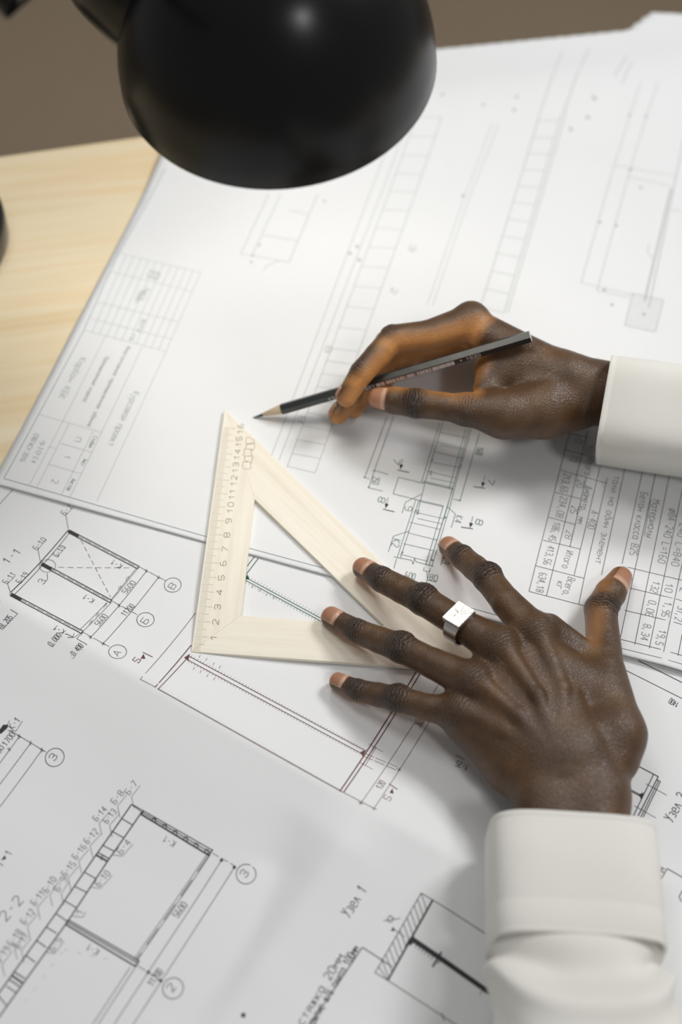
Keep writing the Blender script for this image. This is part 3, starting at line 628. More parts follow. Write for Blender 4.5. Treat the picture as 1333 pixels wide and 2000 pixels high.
part('bulb', V, F, MAT['bulb_glass'], lamp, True)
ld = bpy.data.lights.new('bulb_light', 'POINT'); ld.energy = 0.56; ld.shadow_soft_size = 0.03; ld.color = (1.0, 0.99, 0.97)
lo = bpy.data.objects.new('bulb_light', ld); COL.objects.link(lo); lo.location = Vector((LC + LAX * 2.6) * S)
tag(lamp, 'black metal desk lamp with domed shade hanging over the drawings', 'lamp')

# ------------------------------------------------------------------ hands: one smooth-blended solid per hand, meshed with surface nets
def seg_d(P, a, b, ra, rb, nrm=None, sq_=1.0):
    ba = b - a; L2 = max(float(ba @ ba), 1e-9)
    pa_ = P - a
    t_ = np.clip((pa_ @ ba) / L2, 0, 1)
    q = pa_ - t_[..., None] * ba
    if nrm is not None:
        w = q @ nrm; q = q + (w * (1 / sq_ - 1))[..., None] * nrm
    return np.sqrt((q * q).sum(-1)) - (ra + t_ * (rb - ra))
def smin(a, b, k):
    h = np.clip(0.5 + 0.5 * (b - a) / k, 0, 1)
    return b + (a - b) * h - k * h * (1 - h)
class Solid:
    """groups of round cones: inside a group blend kg, groups blend with what is there by k"""
    def __init__(s): s.items = []
    def add(s, a, b, ra, rb, k=0.35, nrm=None, sq_=1.0, sub=False):
        s.items.append((np.asarray(a, float), np.asarray(b, float), ra, rb, k, None if nrm is None else unit(nrm), sq_, sub)); return s
    def chain(s, pts, rads, k, k0=None):
        for i in range(len(pts) - 1): s.add(pts[i], pts[i + 1], rads[i], rads[i + 1], (k0 if (i == 0 and k0 is not None) else k))
    def value(s, P):
        d = np.full(P.shape[:-1], 9.0)
        for a, b, ra, rb, k, n, q, sub in s.items:
            e = seg_d(P, a, b, ra, rb, n, q)
            d = -smin(-d, e, k) if sub else smin(d, e, k)
        return d
    def mesh(s, lo, hi, h):
        lo = np.asarray(lo, float); n = [int(math.ceil((hi[i] - lo[i]) / h)) + 1 for i in range(3)]
        G = np.full(n, 2.0, np.float32); ax = [lo[i] + h * np.arange(n[i]) for i in range(3)]
        for a, b, ra, rb, k, nr, q, sub in s.items:
            R_ = max(ra, rb) + k + 0.5
            i0 = [max(0, int((min(a[i], b[i]) - R_ - lo[i]) / h)) for i in range(3)]
            i1 = [min(n[i], int((max(a[i], b[i]) + R_ - lo[i]) / h) + 2) for i in range(3)]
            if any(i1[i] <= i0[i] for i in range(3)): continue
            X = np.stack(np.meshgrid(*[ax[i][i0[i]:i1[i]] for i in range(3)], indexing='ij'), -1)
            e = seg_d(X, a, b, ra, rb, nr, q)
            sl = tuple(slice(i0[i], i1[i]) for i in range(3))
            G[sl] = (-smin(-G[sl], e, k)) if sub else smin(G[sl], e, k)
        return surface_nets(G, lo, h)
def surface_nets(G, lo, h):
    n = G.shape; ins = G < 0
    c = np.zeros((n[0] - 1, n[1] - 1, n[2] - 1), np.int8)
    offs = [(i, j, k) for i in (0, 1) for j in (0, 1) for k in (0, 1)]
    for i, j, k in offs: c += ins[i:n[0] - 1 + i, j:n[1] - 1 + j, k:n[2] - 1 + k]
    cells = np.argwhere((c > 0) & (c < 8)); idx = np.full(c.shape, -1, np.int64); idx[tuple(cells.T)] = np.arange(len(cells))
    acc = np.zeros((len(cells), 3)); cnt = np.zeros(len(cells))
    for p in offs:
        for axis in range(3):
            if p[axis] == 1: continue
            q = list(p); q[axis] = 1
            va = G[tuple((cells + p).T)]; vb = G[tuple((cells + q).T)]
            m = (va < 0) != (vb < 0); t_ = np.where(m, va / np.where(va == vb, 1, va - vb), 0)
            pos = np.tile(np.array(p, float), (len(cells), 1)); pos[:, axis] = t_
            acc[m] += pos[m]; cnt[m] += 1
    V = lo + h * (cells + acc / cnt[:, None])
    F = []
    for axis in range(3):
        a1, a2 = (axis + 1) % 3, (axis + 2) % 3
        sl0 = [slice(None)] * 3; sl1 = [slice(None)] * 3; sl0[axis] = slice(0, n[axis] - 1); sl1[axis] = slice(1, n[axis])
        A_, B_ = ins[tuple(sl0)], ins[tuple(sl1)]
        e = np.argwhere(A_ != B_); e = e[(e[:, a1] > 0) & (e[:, a2] > 0) & (e[:, a1] < n[a1] - 1) & (e[:, a2] < n[a2] - 1)]
        flip = B_[tuple(e.T)]
        qs = []
        for d1, d2 in ((-1, -1), (0, -1), (0, 0), (-1, 0)):
            o = e.copy(); o[:, a1] += d1; o[:, a2] += d2; qs.append(idx[tuple(o.T)])
        Q = np.stack(qs, -1); Q[flip] = Q[flip][:, ::-1]; F.append(Q)
    return V, np.concatenate(F)

t = NT('skin')
def attr(t, n):
    a = t.n('ShaderNodeAttribute'); a.attribute_name = n; return a.outputs['Fac']
v = t.coord(); knu, axc, pal = attr(t, 'knuckle'), attr(t, 'axial'), attr(t, 'palm_lit')
nz = t.noise(v, 45.0, 4, 0.6); nf = t.noise(v, 420.0, 3, 0.6)
col = t.ramp(nz, [(0.3, srgb(68, 44, 23)), (0.5, srgb(82, 56, 29)), (0.7, srgb(99, 70, 38))])
col = t.mix(pal, col, srgb(205, 142, 80))
col = t.mix(t.math('MULTIPLY', knu, 0.75), col, srgb(46, 31, 23))
col = t.mix(t.math('MULTIPLY', nf, 0.25), col, srgb(70, 46, 26))
ph = t.math('MULTIPLY_ADD', axc, 15.0, t.math('MULTIPLY', t.noise(v, 230.0, 4, 0.65), 9.0))
sn = t.math('ABSOLUTE', t.math('SINE', ph)); wr = t.math('MULTIPLY', t.math('POWER', sn, 0.5), knu)
col = t.mix(t.math('MULTIPLY', t.math('SUBTRACT', 1.0, sn), t.math('MULTIPLY', knu, 0.6)), col, srgb(36, 24, 18))
vo = t.n('ShaderNodeTexVoronoi', feature='DISTANCE_TO_EDGE'); vo.inputs['Scale'].default_value = 620.0; t.l(v, vo.inputs['Vector'])
cell = t.math('MINIMUM', vo.outputs['Distance'], 0.25)
b1 = t.bump(wr, 1.0, 0.0014); b2 = t.bump(cell, 0.5, 0.0009, b1); b3 = t.bump(nz, 0.12, 0.0012, b2)
MAT['skin'] = t.set(Base_Color=col, Roughness=t.math('MULTIPLY_ADD', nf, 0.2, 0.35), Normal=b3, Subsurface_Weight=0.12, Subsurface_Radius=(0.9, 0.35, 0.18))
t.b.inputs['Subsurface Scale'].default_value = 0.006; t.b.inputs['Specular IOR Level'].default_value = 0.62
t = NT('nail'); v = t.coord(); along = attr(t, 'along')
MAT['nail'] = t.set(Base_Color=t.ramp(along, [(0.0, srgb(150, 104, 78)), (0.12, srgb(204, 168, 144)), (0.3, srgb(170, 124, 98)), (0.8, srgb(164, 114, 88)), (1.0, srgb(190, 142, 110))]), Roughness=0.28)

def nail(solid, tip, axis, dors, length, width, parent, sink=0.012):
    """curved plate laid on the finger's back: axis points to the fingertip"""
    a = unit(axis); d = unit(np.asarray(dors) - a * (np.asarray(dors) @ a)); x = np.cross(a, d)
    nu, nv = 15, 15; PS, DS, ED_, al = [], [], [], []
    for i in range(nu):
        u = -1 + 2 * i / (nu - 1)
        for j in range(nv):
            w = -1 + 2 * j / (nv - 1)
            hw = width / 2 * (0.90 + 0.10 * min(1, (u + 1) * 1.3)) * (1 - 0.16 * max(0, u) ** 3)     # rounded-rectangle outline
            uu = u * (1 - 0.20 * w * w * (1 if u > 0 else 0.55)); th = w * (0.95 if width > 1.06 else 0.82)
            dirn = unit(d * math.cos(th) + x * math.sin(th))
            PS.append(np.asarray(tip) + a * (uu * length / 2) + x * (w * hw * 0.35) + dirn * 1.05); DS.append(dirn); ED_.append(max(abs(u), abs(w))); al.append((u + 1) / 2)
    PS, DS, ED_ = np.array(PS), np.array(DS), np.array(ED_)
    for _ in range(26):
        sv = solid.value(PS); PS = PS - DS * np.where(sv > 0.003, sv * 0.8, 0)[:, None]
    V = PS + DS * (0.055 - 0.05 * np.clip((ED_ - 0.75) / 0.25, 0, 1))[:, None]
    F = [(i * nv + j, i * nv + j + 1, (i + 1) * nv + j + 1, (i + 1) * nv + j) for i in range(nu - 1) for j in range(nv - 1)]
    o = part('fingernail', V, F, MAT['nail'], parent, True)
    at_ = o.data.attributes.new('along', 'FLOAT', 'POINT'); at_.data.foreach_set('value', np.array(al, np.float32))
    return o

def hand_mesh(name, solid, lo, hi, h, parent, joints, palm_lit_dirs, extra_dark=()):
    V, F = solid.mesh(lo, hi, h)
    o = part(name, V, F, MAT['skin'], parent, True)
    # pigment and crease attributes; the pale tone also paints lamplight on the right index
    kn = np.zeros(len(V)); axv = np.zeros(len(V)); best = np.full(len(V), 1e9)
    for (c, ax_, dors, rad, wlen, wt) in joints:
        a = unit(ax_); d = unit(np.asarray(dors) - a * (np.asarray(dors) @ a))
        q = V - c; s_ = q @ a; rr = np.sqrt(np.maximum((q * q).sum(-1) - s_ * s_, 0)); face = (q @ d) / np.maximum(rr, 1e-3)
        w = np.exp(-(s_ / wlen) ** 2) * np.clip((face + 0.25) / 0.75, 0, 1) * (rr < rad * 1.6) * wt
        m = w > kn; axv[m] = s_[m]; kn = np.maximum(kn, w)
    pl = np.zeros(len(V))
    for (a, b, pdir, rad, wt) in palm_lit_dirs:
        ba = b - a; t_ = np.clip(((V - a) @ ba) / (ba @ ba), 0, 1); q = V - (a + t_[:, None] * ba); dist = np.sqrt((q * q).sum(-1))
        f = np.clip((q @ unit(pdir)) / np.maximum(dist, 1e-3) * 0.85 + 0.12, 0, 1) * np.clip((rad * 1.7 - dist) / (rad * 0.5), 0, 1) * wt
        pl = np.maximum(pl, np.minimum(f, 1.0))
    for nm, arr in (('knuckle', kn), ('axial', axv), ('palm_lit', pl)):
        at_ = o.data.attributes.new(nm, 'FLOAT', 'POINT'); at_.data.foreach_set('value', arr.astype(np.float32))
    return o

person = empty('person', (17, 8, 0))
UPZ = np.array([0, 0, 1.0])
def zL(x, y, z): return at(600 + x / 1.904, 1020 + y / 1.904, z)
def z1(x, y, z): return at(480 + x / 2.2217, 560 + y / 2.2217, z)
def z3(x, y, z): return at(880 + x / 2.943, 560 + y / 2.943, z)

# ---- left hand, spread flat with arched fingers
LS = Solid()
MC = [zL(848, 412, 4.0), zL(712, 462, 4.3), zL(612, 592, 4.0), zL(560, 705, 3.2)]
CP = [zL(1010, 850, 3.7), zL(955, 860, 3.9), zL(905, 880, 3.7), zL(870, 900, 3.3)]
pn_l = unit(np.array([0.05, 0.02, 1.0]))
LS.add(zL(900, 1250, 3.2), zL(900, 1010, 3.2), 1.9, 1.75, 0.6, pn_l, 0.85)
LS.add(zL(1060, 1250, 3.2), zL(1060, 1010, 3.2), 1.95, 1.8, 1.2, pn_l, 0.85)
LS.add(zL(905, 1010, 3.2), CP[3], 1.75, 1.5, 1.2, pn_l, 0.85)
LS.add(zL(1060, 1010, 3.2), CP[0], 1.8, 1.6, 1.2, pn_l, 0.85)
for i in range(4): LS.add(MC[i] - pn_l * 0.2, CP[i], (1.02, 1.05, 0.98, 0.9)[i], 1.45, 0.9, pn_l, 0.95)
LS.add((MC[0] + MC[1]) / 2 - pn_l * 0.45, CP[1] - pn_l * 0.3, 0.75, 1.2, 0.7)
LS.add((MC[1] + MC[2]) / 2 - pn_l * 0.45, CP[2] - pn_l * 0.3, 0.75, 1.2, 0.7)
LS.add((MC[2] + MC[3]) / 2 - pn_l * 0.45, CP[3] - pn_l * 0.3, 0.7, 1.2, 0.7)
# hypothenar edge, thenar and thumb metacarpal
LS.add(zL(585, 760, 2.6), zL(760, 910, 2.6), 0.95, 1.35, 0.8)
LS.add(zL(760, 905, 2.6), zL(880, 985, 2.8), 1.35, 1.3, 0.8)
TH = [zL(1150, 790, 3.2), zL(1108, 500, 2.6), zL(1092, 325, 1.75), zL(1166, 205, 1.05)]
LS.add(TH[0], zL(1110, 560, 2.9), 1.55, 1.15, 0.9)
LS.add(zL(1060, 620, 3.2), zL(960, 560, 3.4), 1.1, 1.2, 1.0)
LS.add(zL(1150, 880, 3.1), TH[0], 1.25, 1.45, 0.8)
LS.add(zL(1045, 480, 2.9), zL(905, 395, 3.4), 0.55, 0.8, 1.1)
FING = dict(index=[MC[0], zL(744, 300, 3.7), zL(672, 208, 2.9), zL(580, 132, 1.7), zL(527, 92, 0.95)],
            middle=[MC[1], zL(575, 380, 3.9), zL(432, 290, 3.0), zL(280, 214, 1.95), zL(208, 172, 1.30)],
            ring=[MC[2], zL(470, 525, 3.5), zL(352, 468, 2.75), zL(192, 408, 1.6), zL(90, 354, 0.95)],
            pinky=[MC[3], zL(455, 690, 2.9), zL(340, 657, 2.25), zL(195, 627, 1.25), zL(115, 594, 0.75)])
RADS = dict(index=[1.08, 0.88, 0.86, 0.73, 0.60], middle=[1.1, 0.90, 0.90, 0.76, 0.62], ring=[1.05, 0.86, 0.88, 0.72, 0.60], pinky=[0.95, 0.76, 0.76, 0.64, 0.50])
jl, pl_l = [], []
for f in ('index', 'middle', 'ring', 'pinky'):
    P, R_ = FING[f], RADS[f]
    LS.add(P[0], P[1], R_[0], R_[1], 0.42); LS.add(P[1], P[2], R_[1] * 0.97, R_[2] * 0.95, 0.12)
    m = P[2] * 0.5 + P[3] * 0.5
    LS.add(P[2], m, R_[2] * 0.95, (R_[2] + R_[3]) * 0.475, 0.12); LS.add(m, P[3], (R_[2] + R_[3]) * 0.475, R_[3], 0.12); LS.add(P[3], P[4], R_[3] * 0.98, R_[4], 0.12)
    dz = pn_l
    LS.add(P[2] + dz * 0.12, P[2] + dz * 0.12, R_[2] * 0.99, R_[2] * 0.99, 0.25)
    jl.append((P[2], P[3] - P[1], dz, R_[2], 0.72, 1.0)); jl.append((P[3] + unit(P[4] - P[3]) * 0.1, P[4] - P[2], dz, R_[3], 0.6, 1.0))
    pl_l.append((P[4], P[3], -UPZ, R_[4], 1.0)); pl_l.append((P[3], P[1], -UPZ, R_[2], 0.9)); pl_l.append((P[4] + unit(P[4] - P[3]) * 0.35, P[4] + unit(P[4] - P[3]) * 0.3, unit(P[4] - P[3]), R_[4], 0.9))
LS.chain([TH[1], TH[2]], [1.0, 0.93], 0.2, 0.5); LS.chain([TH[2], (TH[2] + TH[3]) / 2, TH[3]], [0.93, 0.90, 0.66], 0.15)
td = unit(np.array([0.50, -0.45, 0.74]))
jl.append((TH[2], TH[3] - TH[1], td, 0.95, 0.6, 1.0))
pl_l.append((TH[3], TH[1], unit(np.array([-0.9, 0.3, -0.35])), 1.0, 0.72)); pl_l.append((TH[1], MC[0], -UPZ, 1.4, 0.7))
# extensor tendons
for i in range(4):
    b = zL(960 + 12 * (i - 1.5), 940, 4.25)
    mid = MC[i] * 0.45 + CP[i] * 0.55 + pn_l * (1.03, 1.10, 1.06, 0.98)[i]
    LS.add(MC[i] + pn_l * 0.62, mid, 0.42, 0.26, 0.45)
    LS.add(mid, b + pn_l * 0.4, 0.26, 0.2, 0.4)
for i, q in enumerate(MC): LS.add(q + pn_l * 0.18, q + pn_l * 0.18, 0.98 - 0.07 * (i == 3), 0.98 - 0.07 * (i == 3), 0.4)
# crease beside the wrist
LS.add(zL(722, 975, 4.4), zL(742, 1035, 3.8), 0.28, 0.28, 0.35, sub=True)
for i in range(4): jl.append((MC[i], MC[i] - CP[i], pn_l, 1.2, 0.7, 0.30))
def ridges(solid, c, axis, dors, rad, rows, pitch, seed, span=0.95, hgt=0.045):
    rg = random.Random(seed); a = unit(axis); d = unit(np.asarray(dors) - a * (np.asarray(dors) @ a)); x = np.cross(a, d)
    for i in range(rows):
        s0 = (i - (rows - 1) / 2) * pitch; th = -span * (1 - 0.25 * abs(i - (rows - 1) / 2) / rows)
        while th < span:
            w = rg.uniform(0.22, 0.55); t0, t1 = th, min(span, th + w); th = t1 + rg.uniform(0.05, 0.16)
            r0 = 0.085; pts = []
            for q in (t0, (t0 + t1) / 2, t1):
                p = c + a * (s0 + rg.uniform(-0.02, 0.02) + 0.06 * math.cos(q * 2) * (1 if i >= rows / 2 else -1)); dr = d * math.cos(q) + x * math.sin(q)
                k_ = p + dr * (rad * 1.6)
                for _ in range(14):
                    sv = float(base_val(solid, k_)); k_ = k_ - dr * sv * 0.8
                pts.append(k_ - dr * (r0 - hgt))
            solid.add(pts[0], pts[1], r0, r0, 0.05); solid.add(pts[1], pts[2], r0, r0, 0.05)
def base_val(solid, p):
    its = solid.items; solid.items = its[:solid.n0]; v_ = solid.value(p[None])[0]; solid.items = its; return v_
LS.n0 = len(LS.items)
for k, f in enumerate(('index', 'middle', 'ring', 'pinky')):
    P, R_ = FING[f], RADS[f]
    ridges(LS, P[2], P[3] - P[1], pn_l, R_[2], 6, 0.17, 10 + k); ridges(LS, P[3] + unit(P[4] - P[3]) * 0.05, P[4] - P[2], pn_l, R_[3], 4, 0.15, 20 + k, 0.8, 0.035)
ridges(LS, TH[2] + unit(TH[3] - TH[2]) * 0.1, TH[3] - TH[1], td, 0.95, 6, 0.18, 30)
lhand = hand_mesh('hand', LS, (-4.5, 20, -0.2), (19, 49, 8.6), 0.075, person, jl, pl_l)
lhand['label'] = 'spread left hand with a ring, pressing on the set square'
for f, ln, wd in (('index', 0.95, 1.05), ('middle', 1.05, 1.12), ('ring', 1.05, 1.08), ('pinky', 0.88, 0.88)):
    P = FING[f]; ax_ = unit(P[4] - P[3])
    nail(LS, P[4] - ax_ * 0.14, ax_, UPZ + np.array([-0.05, 0.1, 0]), ln + 0.25, wd, lhand)
nail(LS, TH[3] - unit(TH[3] - TH[2]) * 0.30, TH[3] - TH[2], td, 1.8, 1.3, lhand)

# ---- right hand holding the pencil
RS = Solid()
row = unit(np.array([0.10, 0.50, -0.84]))
pnr = unit(np.array([0.0, 0.84, 0.54]))          # back of the hand
M2 = z1(978, 152, 5.7)
MR = [M2, M2 + row * 2.0 + np.array([-0.3, 0, 0]), M2 + row * 3.8 + np.array([0.1, 0, 0]), M2 + row * 5.4 + np.array([0.7, 0, 0.2])]
CR = [at(1105, 738, 5.1), at(1110, 740, 4.3), at(1112, 745, 3.5), at(1112, 755, 2.7)]
RS.add(at(1330, 785, 4.9), at(1165, 765, 4.4), 1.95, 1.78, 0.5); RS.add(at(1330, 785, 4.9) + row * 2.2, at(1165, 765, 4.4) + row * 1.7, 1.8, 1.7, 0.9)
RS.add(at(1165, 765, 4.4), CR[0], 1.78, 1.5, 0.9); RS.add(at(1165, 765, 4.4) + row * 1.7, CR[3], 1.7, 1.5, 0.9)
for i in range(4): RS.add(MR[i] - pnr * 0.15, CR[i], (1.08, 1.08, 1.0, 0.92)[i], 1.4, 0.8)
# hypothenar, thenar, web
RS.add(MR[3] + np.array([0.6, -0.9, 0.35]), CR[3] + np.array([0, -0.8, -0.4]), 1.0, 1.4, 0.9)
TR = [at(1062, 800, 4.4), at(912, 800, 4.5), z1(742, 506, 3.95), z1(580, 486, 3.2)]
RS.add(at(1120, 795, 4.1), TR[0], 1.5, 1.62, 0.8); RS.add(TR[0], at(985, 810, 4.6), 1.62, 1.35, 0.9); RS.add(at(985, 808, 4.6), TR[1], 1.35, 1.0, 0.8)
RS.add(at(1040, 735, 4.6), at(965, 722, 4.6), 1.45, 1.0, 0.8); RS.add(at(965, 722, 4.6), at(950, 760, 4.5), 0.95, 0.8, 0.7)
RS.chain([TR[1], z1(860, 520, 4.4), TR[2], (TR[2] * 0.45 + TR[3] * 0.55), TR[3]], [0.92, 0.84, 0.92, 0.84, 0.70], 0.15, 0.4)
FR = dict(index=[M2, z1(800, 207, 5.5), z1(640, 225, 5.3), z1(505, 372, 4.4), z1(437, 478, 3.35)],
          middle=[MR[1], z1(800, 215, 3.7), z1(618, 245, 3.3), z1(505, 430, 2.0), z1(402, 556, 1.3)],
          ring=[MR[2], z1(830, 235, 2.4), z1(650, 262, 2.2), z1(540, 420, 1.5), z1(472, 530, 0.85)],
          pinky=[MR[3], z1(860, 270, 1.3), z1(715, 290, 1.3), z1(640, 360, 0.9), z1(600, 425, 0.7)])
RR = dict(index=[1.12, 0.93, 0.90, 0.76, 0.64], middle=[1.1, 0.92, 0.88, 0.74, 0.62], ring=[1.02, 0.86, 0.84, 0.70, 0.60], pinky=[0.92, 0.74, 0.70, 0.6, 0.5])
jr, pr_l = [], []
for f in ('pinky', 'ring', 'middle', 'index'):
    P, R_ = FR[f], RR[f]
    RS.add(P[0], P[1], R_[0], R_[1], 0.35)
    RS.add(P[1], P[2], R_[1] * 0.97, R_[2] * 0.96, 0.08); m = (P[2] + P[3]) / 2
    RS.add(P[2], m, R_[2] * 0.96, (R_[2] + R_[3]) * 0.48, 0.1); RS.add(m, P[3], (R_[2] + R_[3]) * 0.48, R_[3], 0.1); RS.add(P[3], P[4], R_[3] * 0.98, R_[4], 0.1)
    bd = unit(np.cross(np.cross(P[2] - P[1], P[3] - P[2]), P[3] - P[1])); bd = bd if bd[0] < 0.3 else -bd
    outw = unit(P[2] - (P[1] + P[3]) / 2)
    jr.append((P[2], P[3] - P[1], outw, R_[2], 0.6, 0.5)); jr.append((P[3], P[4] - P[2], unit(np.array([-0.8, 0.5, 0.2])), R_[3], 0.45, 0.5))
    for i in range(4): pr_l.append((P[i], P[i + 1], -outw + np.array([0.25, -0.45, 0]), R_[i], 1.35 if f == 'index' else 0.95))  # index gain raised: lamp and bounce light on the finger put into its colour
    pr_l.append((P[4], P[4] + unit(P[4] - P[3]) * 0.1, unit(P[4] - P[3]) + np.array([0.5, -0.5, 0.2]), R_[4], 1.0))
RS.add(M2 + pnr * 0.15 + np.array([0, 0, 0.1]), M2 + pnr * 0.15 + np.array([0, 0, 0.1]), 1.05, 1.05, 0.4)
thd = unit(np.array([0.1, -0.55, 0.83]))
jr.append((TR[2], TR[3] - TR[1], thd, 0.95, 0.6, 1.0)); jr.append((TR[1], TR[2] - TR[0], thd, 1.2, 0.7, 0.3))
pr_l.append((TR[3], TR[1], unit(np.array([0.0, 0.95, 0.1])), 1.0, 1.0)); pr_l.append((at(960, 735, 4.6), at(925, 770, 4.5), unit(np.array([-1, 0, 0.0])), 1.3, 0.8))
RS.n0 = len(RS.items)
ridges(RS, TR[2], TR[3] - TR[1], thd, 0.95, 6, 0.17, 41); ridges(RS, FR['index'][2], FR['index'][3] - FR['index'][1], unit(FR['index'][2] - (FR['index'][1] + FR['index'][3]) / 2), 0.9, 4, 0.17, 42, 0.8, 0.025)
rhand = hand_mesh('hand', RS, (-3.2, 41, -0.2), (24, 60.5, 9.2), 0.075, person, jr, pr_l)
rhand['label'] = 'right hand gripping a pencil between thumb and index finger'
TS = Solid(); TS.chain([TR[2], (TR[2] * 0.45 + TR[3] * 0.55), TR[3]], [0.92, 0.84, 0.70], 0.15)      # the thumb alone, so that its nail cannot land on the index finger
nail(TS, TR[3] - unit(TR[3] - TR[2]) * 0.05, TR[3] - TR[2], thd, 1.45, 1.2, rhand)
for f, ln, wd in (('index', 1.0, 1.0), ('middle', 0.95, 1.0)):
    P = FR[f]; ax_ = unit(P[4] - P[3]); outw = unit(P[2] - (P[1] + P[3]) / 2)
    nail(RS, P[4] + ax_ * 0.02, ax_, outw + np.array([-0.5, 0.3, 0]), ln, wd, rhand)

# ---- ring on the middle finger
P = FING['middle']; rc = zL(572, 388, 3.92); ra_ = unit(P[2] - P[0]); rup = unit(UPZ - ra_ * (UPZ @ ra_)); rsd = np.cross(ra_, rup)
ring = empty('ring', rc)
V, F = [], []; n = 48; hw = 0.48; ri, ro = 0.93, 1.04
for k in range(n):
    th = 2 * math.pi * k / n
    hwk = hw * (0.86 + 0.14 * max(0, math.cos(th)))
    for rr, s_ in ((ri, -1), (ro, -1), (ro, 1), (ri, 1)):
        V.append(rc + (rup * math.cos(th) + rsd * math.sin(th)) * rr + ra_ * s_ * hwk)
for k in range(n):
    for j in range(4): F.append((k * 4 + j, k * 4 + (j + 1) % 4, ((k + 1) % n) * 4 + (j + 1) % 4, ((k + 1) % n) * 4 + j))
t = NT('ring_metal'); v = t.coord(); MAT['ring_metal'] = t.set(Base_Color=srgb(214, 212, 212), Metallic=1.0, Roughness=0.22)
bevel(part('band', V, F, MAT['ring_metal'], ring), 0.03, 2, 60)
# square face with cut grooves radiating from its middle: facets separated by V cuts
ft = rc + rup * (ro + 0.02); fs, ft2 = 0.72, 0.60
tilt = unit(rup + rsd * 0.0)
def fpt(a, b, z): return ft + rsd * a * fs + ra_ * b * ft2 + tilt * z
V = [fpt(a, b, -0.18) for a, b in ((-1, -1), (1, -1), (1, 1), (-1, 1))] + [fpt(a, b, 0.12) for a, b in ((-1, -1), (1, -1), (1, 1), (-1, 1))]
F = [(3, 2, 1, 0), (4, 5, 6, 7), (0, 1, 5, 4), (1, 2, 6, 5), (2, 3, 7, 6), (3, 0, 4, 7)]
fc = bevel(part('face', V, F, MAT['ring_metal'], ring), 0.03, 2)
simple('ring_groove', srgb(150, 143, 143), 0.5)
gV, gF = [], []
for (a0, b0, a1, b1) in ((-0.15, 0.05, -0.85, 0.75), (-0.1, 0.3, -0.75, -0.15), (0.1, 0.1, 0.15, 0.9), (0.15, -0.05, 0.9, 0.25), (0.0, -0.15, 0.55, -0.75), (-0.2, -0.1, -0.55, -0.8), (-0.05, 0.05, 0.35, 0.75), (0.15, -0.1, 0.8, -0.45)):
    d = unit(np.array([a1 - a0, b1 - b0])); w = np.array([-d[1], d[0]]) * 0.045; i = len(gV); e = 0.97 / max(abs(a1), abs(b1)); a1, b1 = a1 * e, b1 * e
    gV += [fpt(a0 + w[0], b0 + w[1], 0.123), fpt(a0 - w[0], b0 - w[1], 0.123), fpt(a1 - w[0] * 0.5, b1 - w[1] * 0.5, 0.123), fpt(a1 + w[0] * 0.5, b1 + w[1] * 0.5, 0.123)]; gF.append((i, i + 1, i + 2, i + 3))
part('engraving', gV, gF, MAT['ring_groove'], fc)
tag(ring, 'wide silver signet ring with engraved square face on the middle finger', 'ring')

# ---- shirt sleeves
t = NT('shirt_cotton'); v = t.coord((900, 900, 900)); w1 = t.n('ShaderNodeTexWave', wave_type='BANDS'); w1.inputs['Scale'].default_value = 1.2; w1.inputs['Distortion'].default_value = 1.5; t.l(v, w1.inputs['Vector'])
v2 = t.coord()
MAT['shirt'] = t.set(Base_Color=t.mix(t.noise(v2, 30.0, 3), srgb(222, 220, 213), srgb(230, 228, 222)), Roughness=0.85, Normal=t.bump(t.math('ADD', w1.outputs['Fac'], t.noise(v2, 1500.0, 2)), 0.18, 0.0005))
t.b.inputs['Specular IOR Level'].default_value = 0.2; t.b.inputs['Sheen Weight'].default_value = 0.1
def loft(rings, closed_inner=None):
    n = len(rings[0]); V = [p for r_ in rings for p in r_]; F = []
    for i in range(len(rings) - 1):
        for k in range(n): F.append((i * n + k, i * n + (k + 1) % n, (i + 1) * n + (k + 1) % n, (i + 1) * n + k))
    return V, F
def oval(c, ax_, wide, rx, ry, n=96, pw=4.2, wob=None):
    a = unit(ax_); x = unit(np.asarray(wide) - a * (np.asarray(wide) @ a)); y = np.cross(a, x); out = []
    for k in range(n):
        th = 2 * math.pi * k / n; cx, sy = math.cos(th), math.sin(th)
        px2 = math.copysign(abs(cx) ** (2 / pw), cx); py2 = math.copysign(abs(sy) ** (2 / pw), sy)
        e = 0.0 if wob is None else wob(th)
        out.append(np.asarray(c) + x * px2 * (rx + e) + y * py2 * (ry + e))
    return out
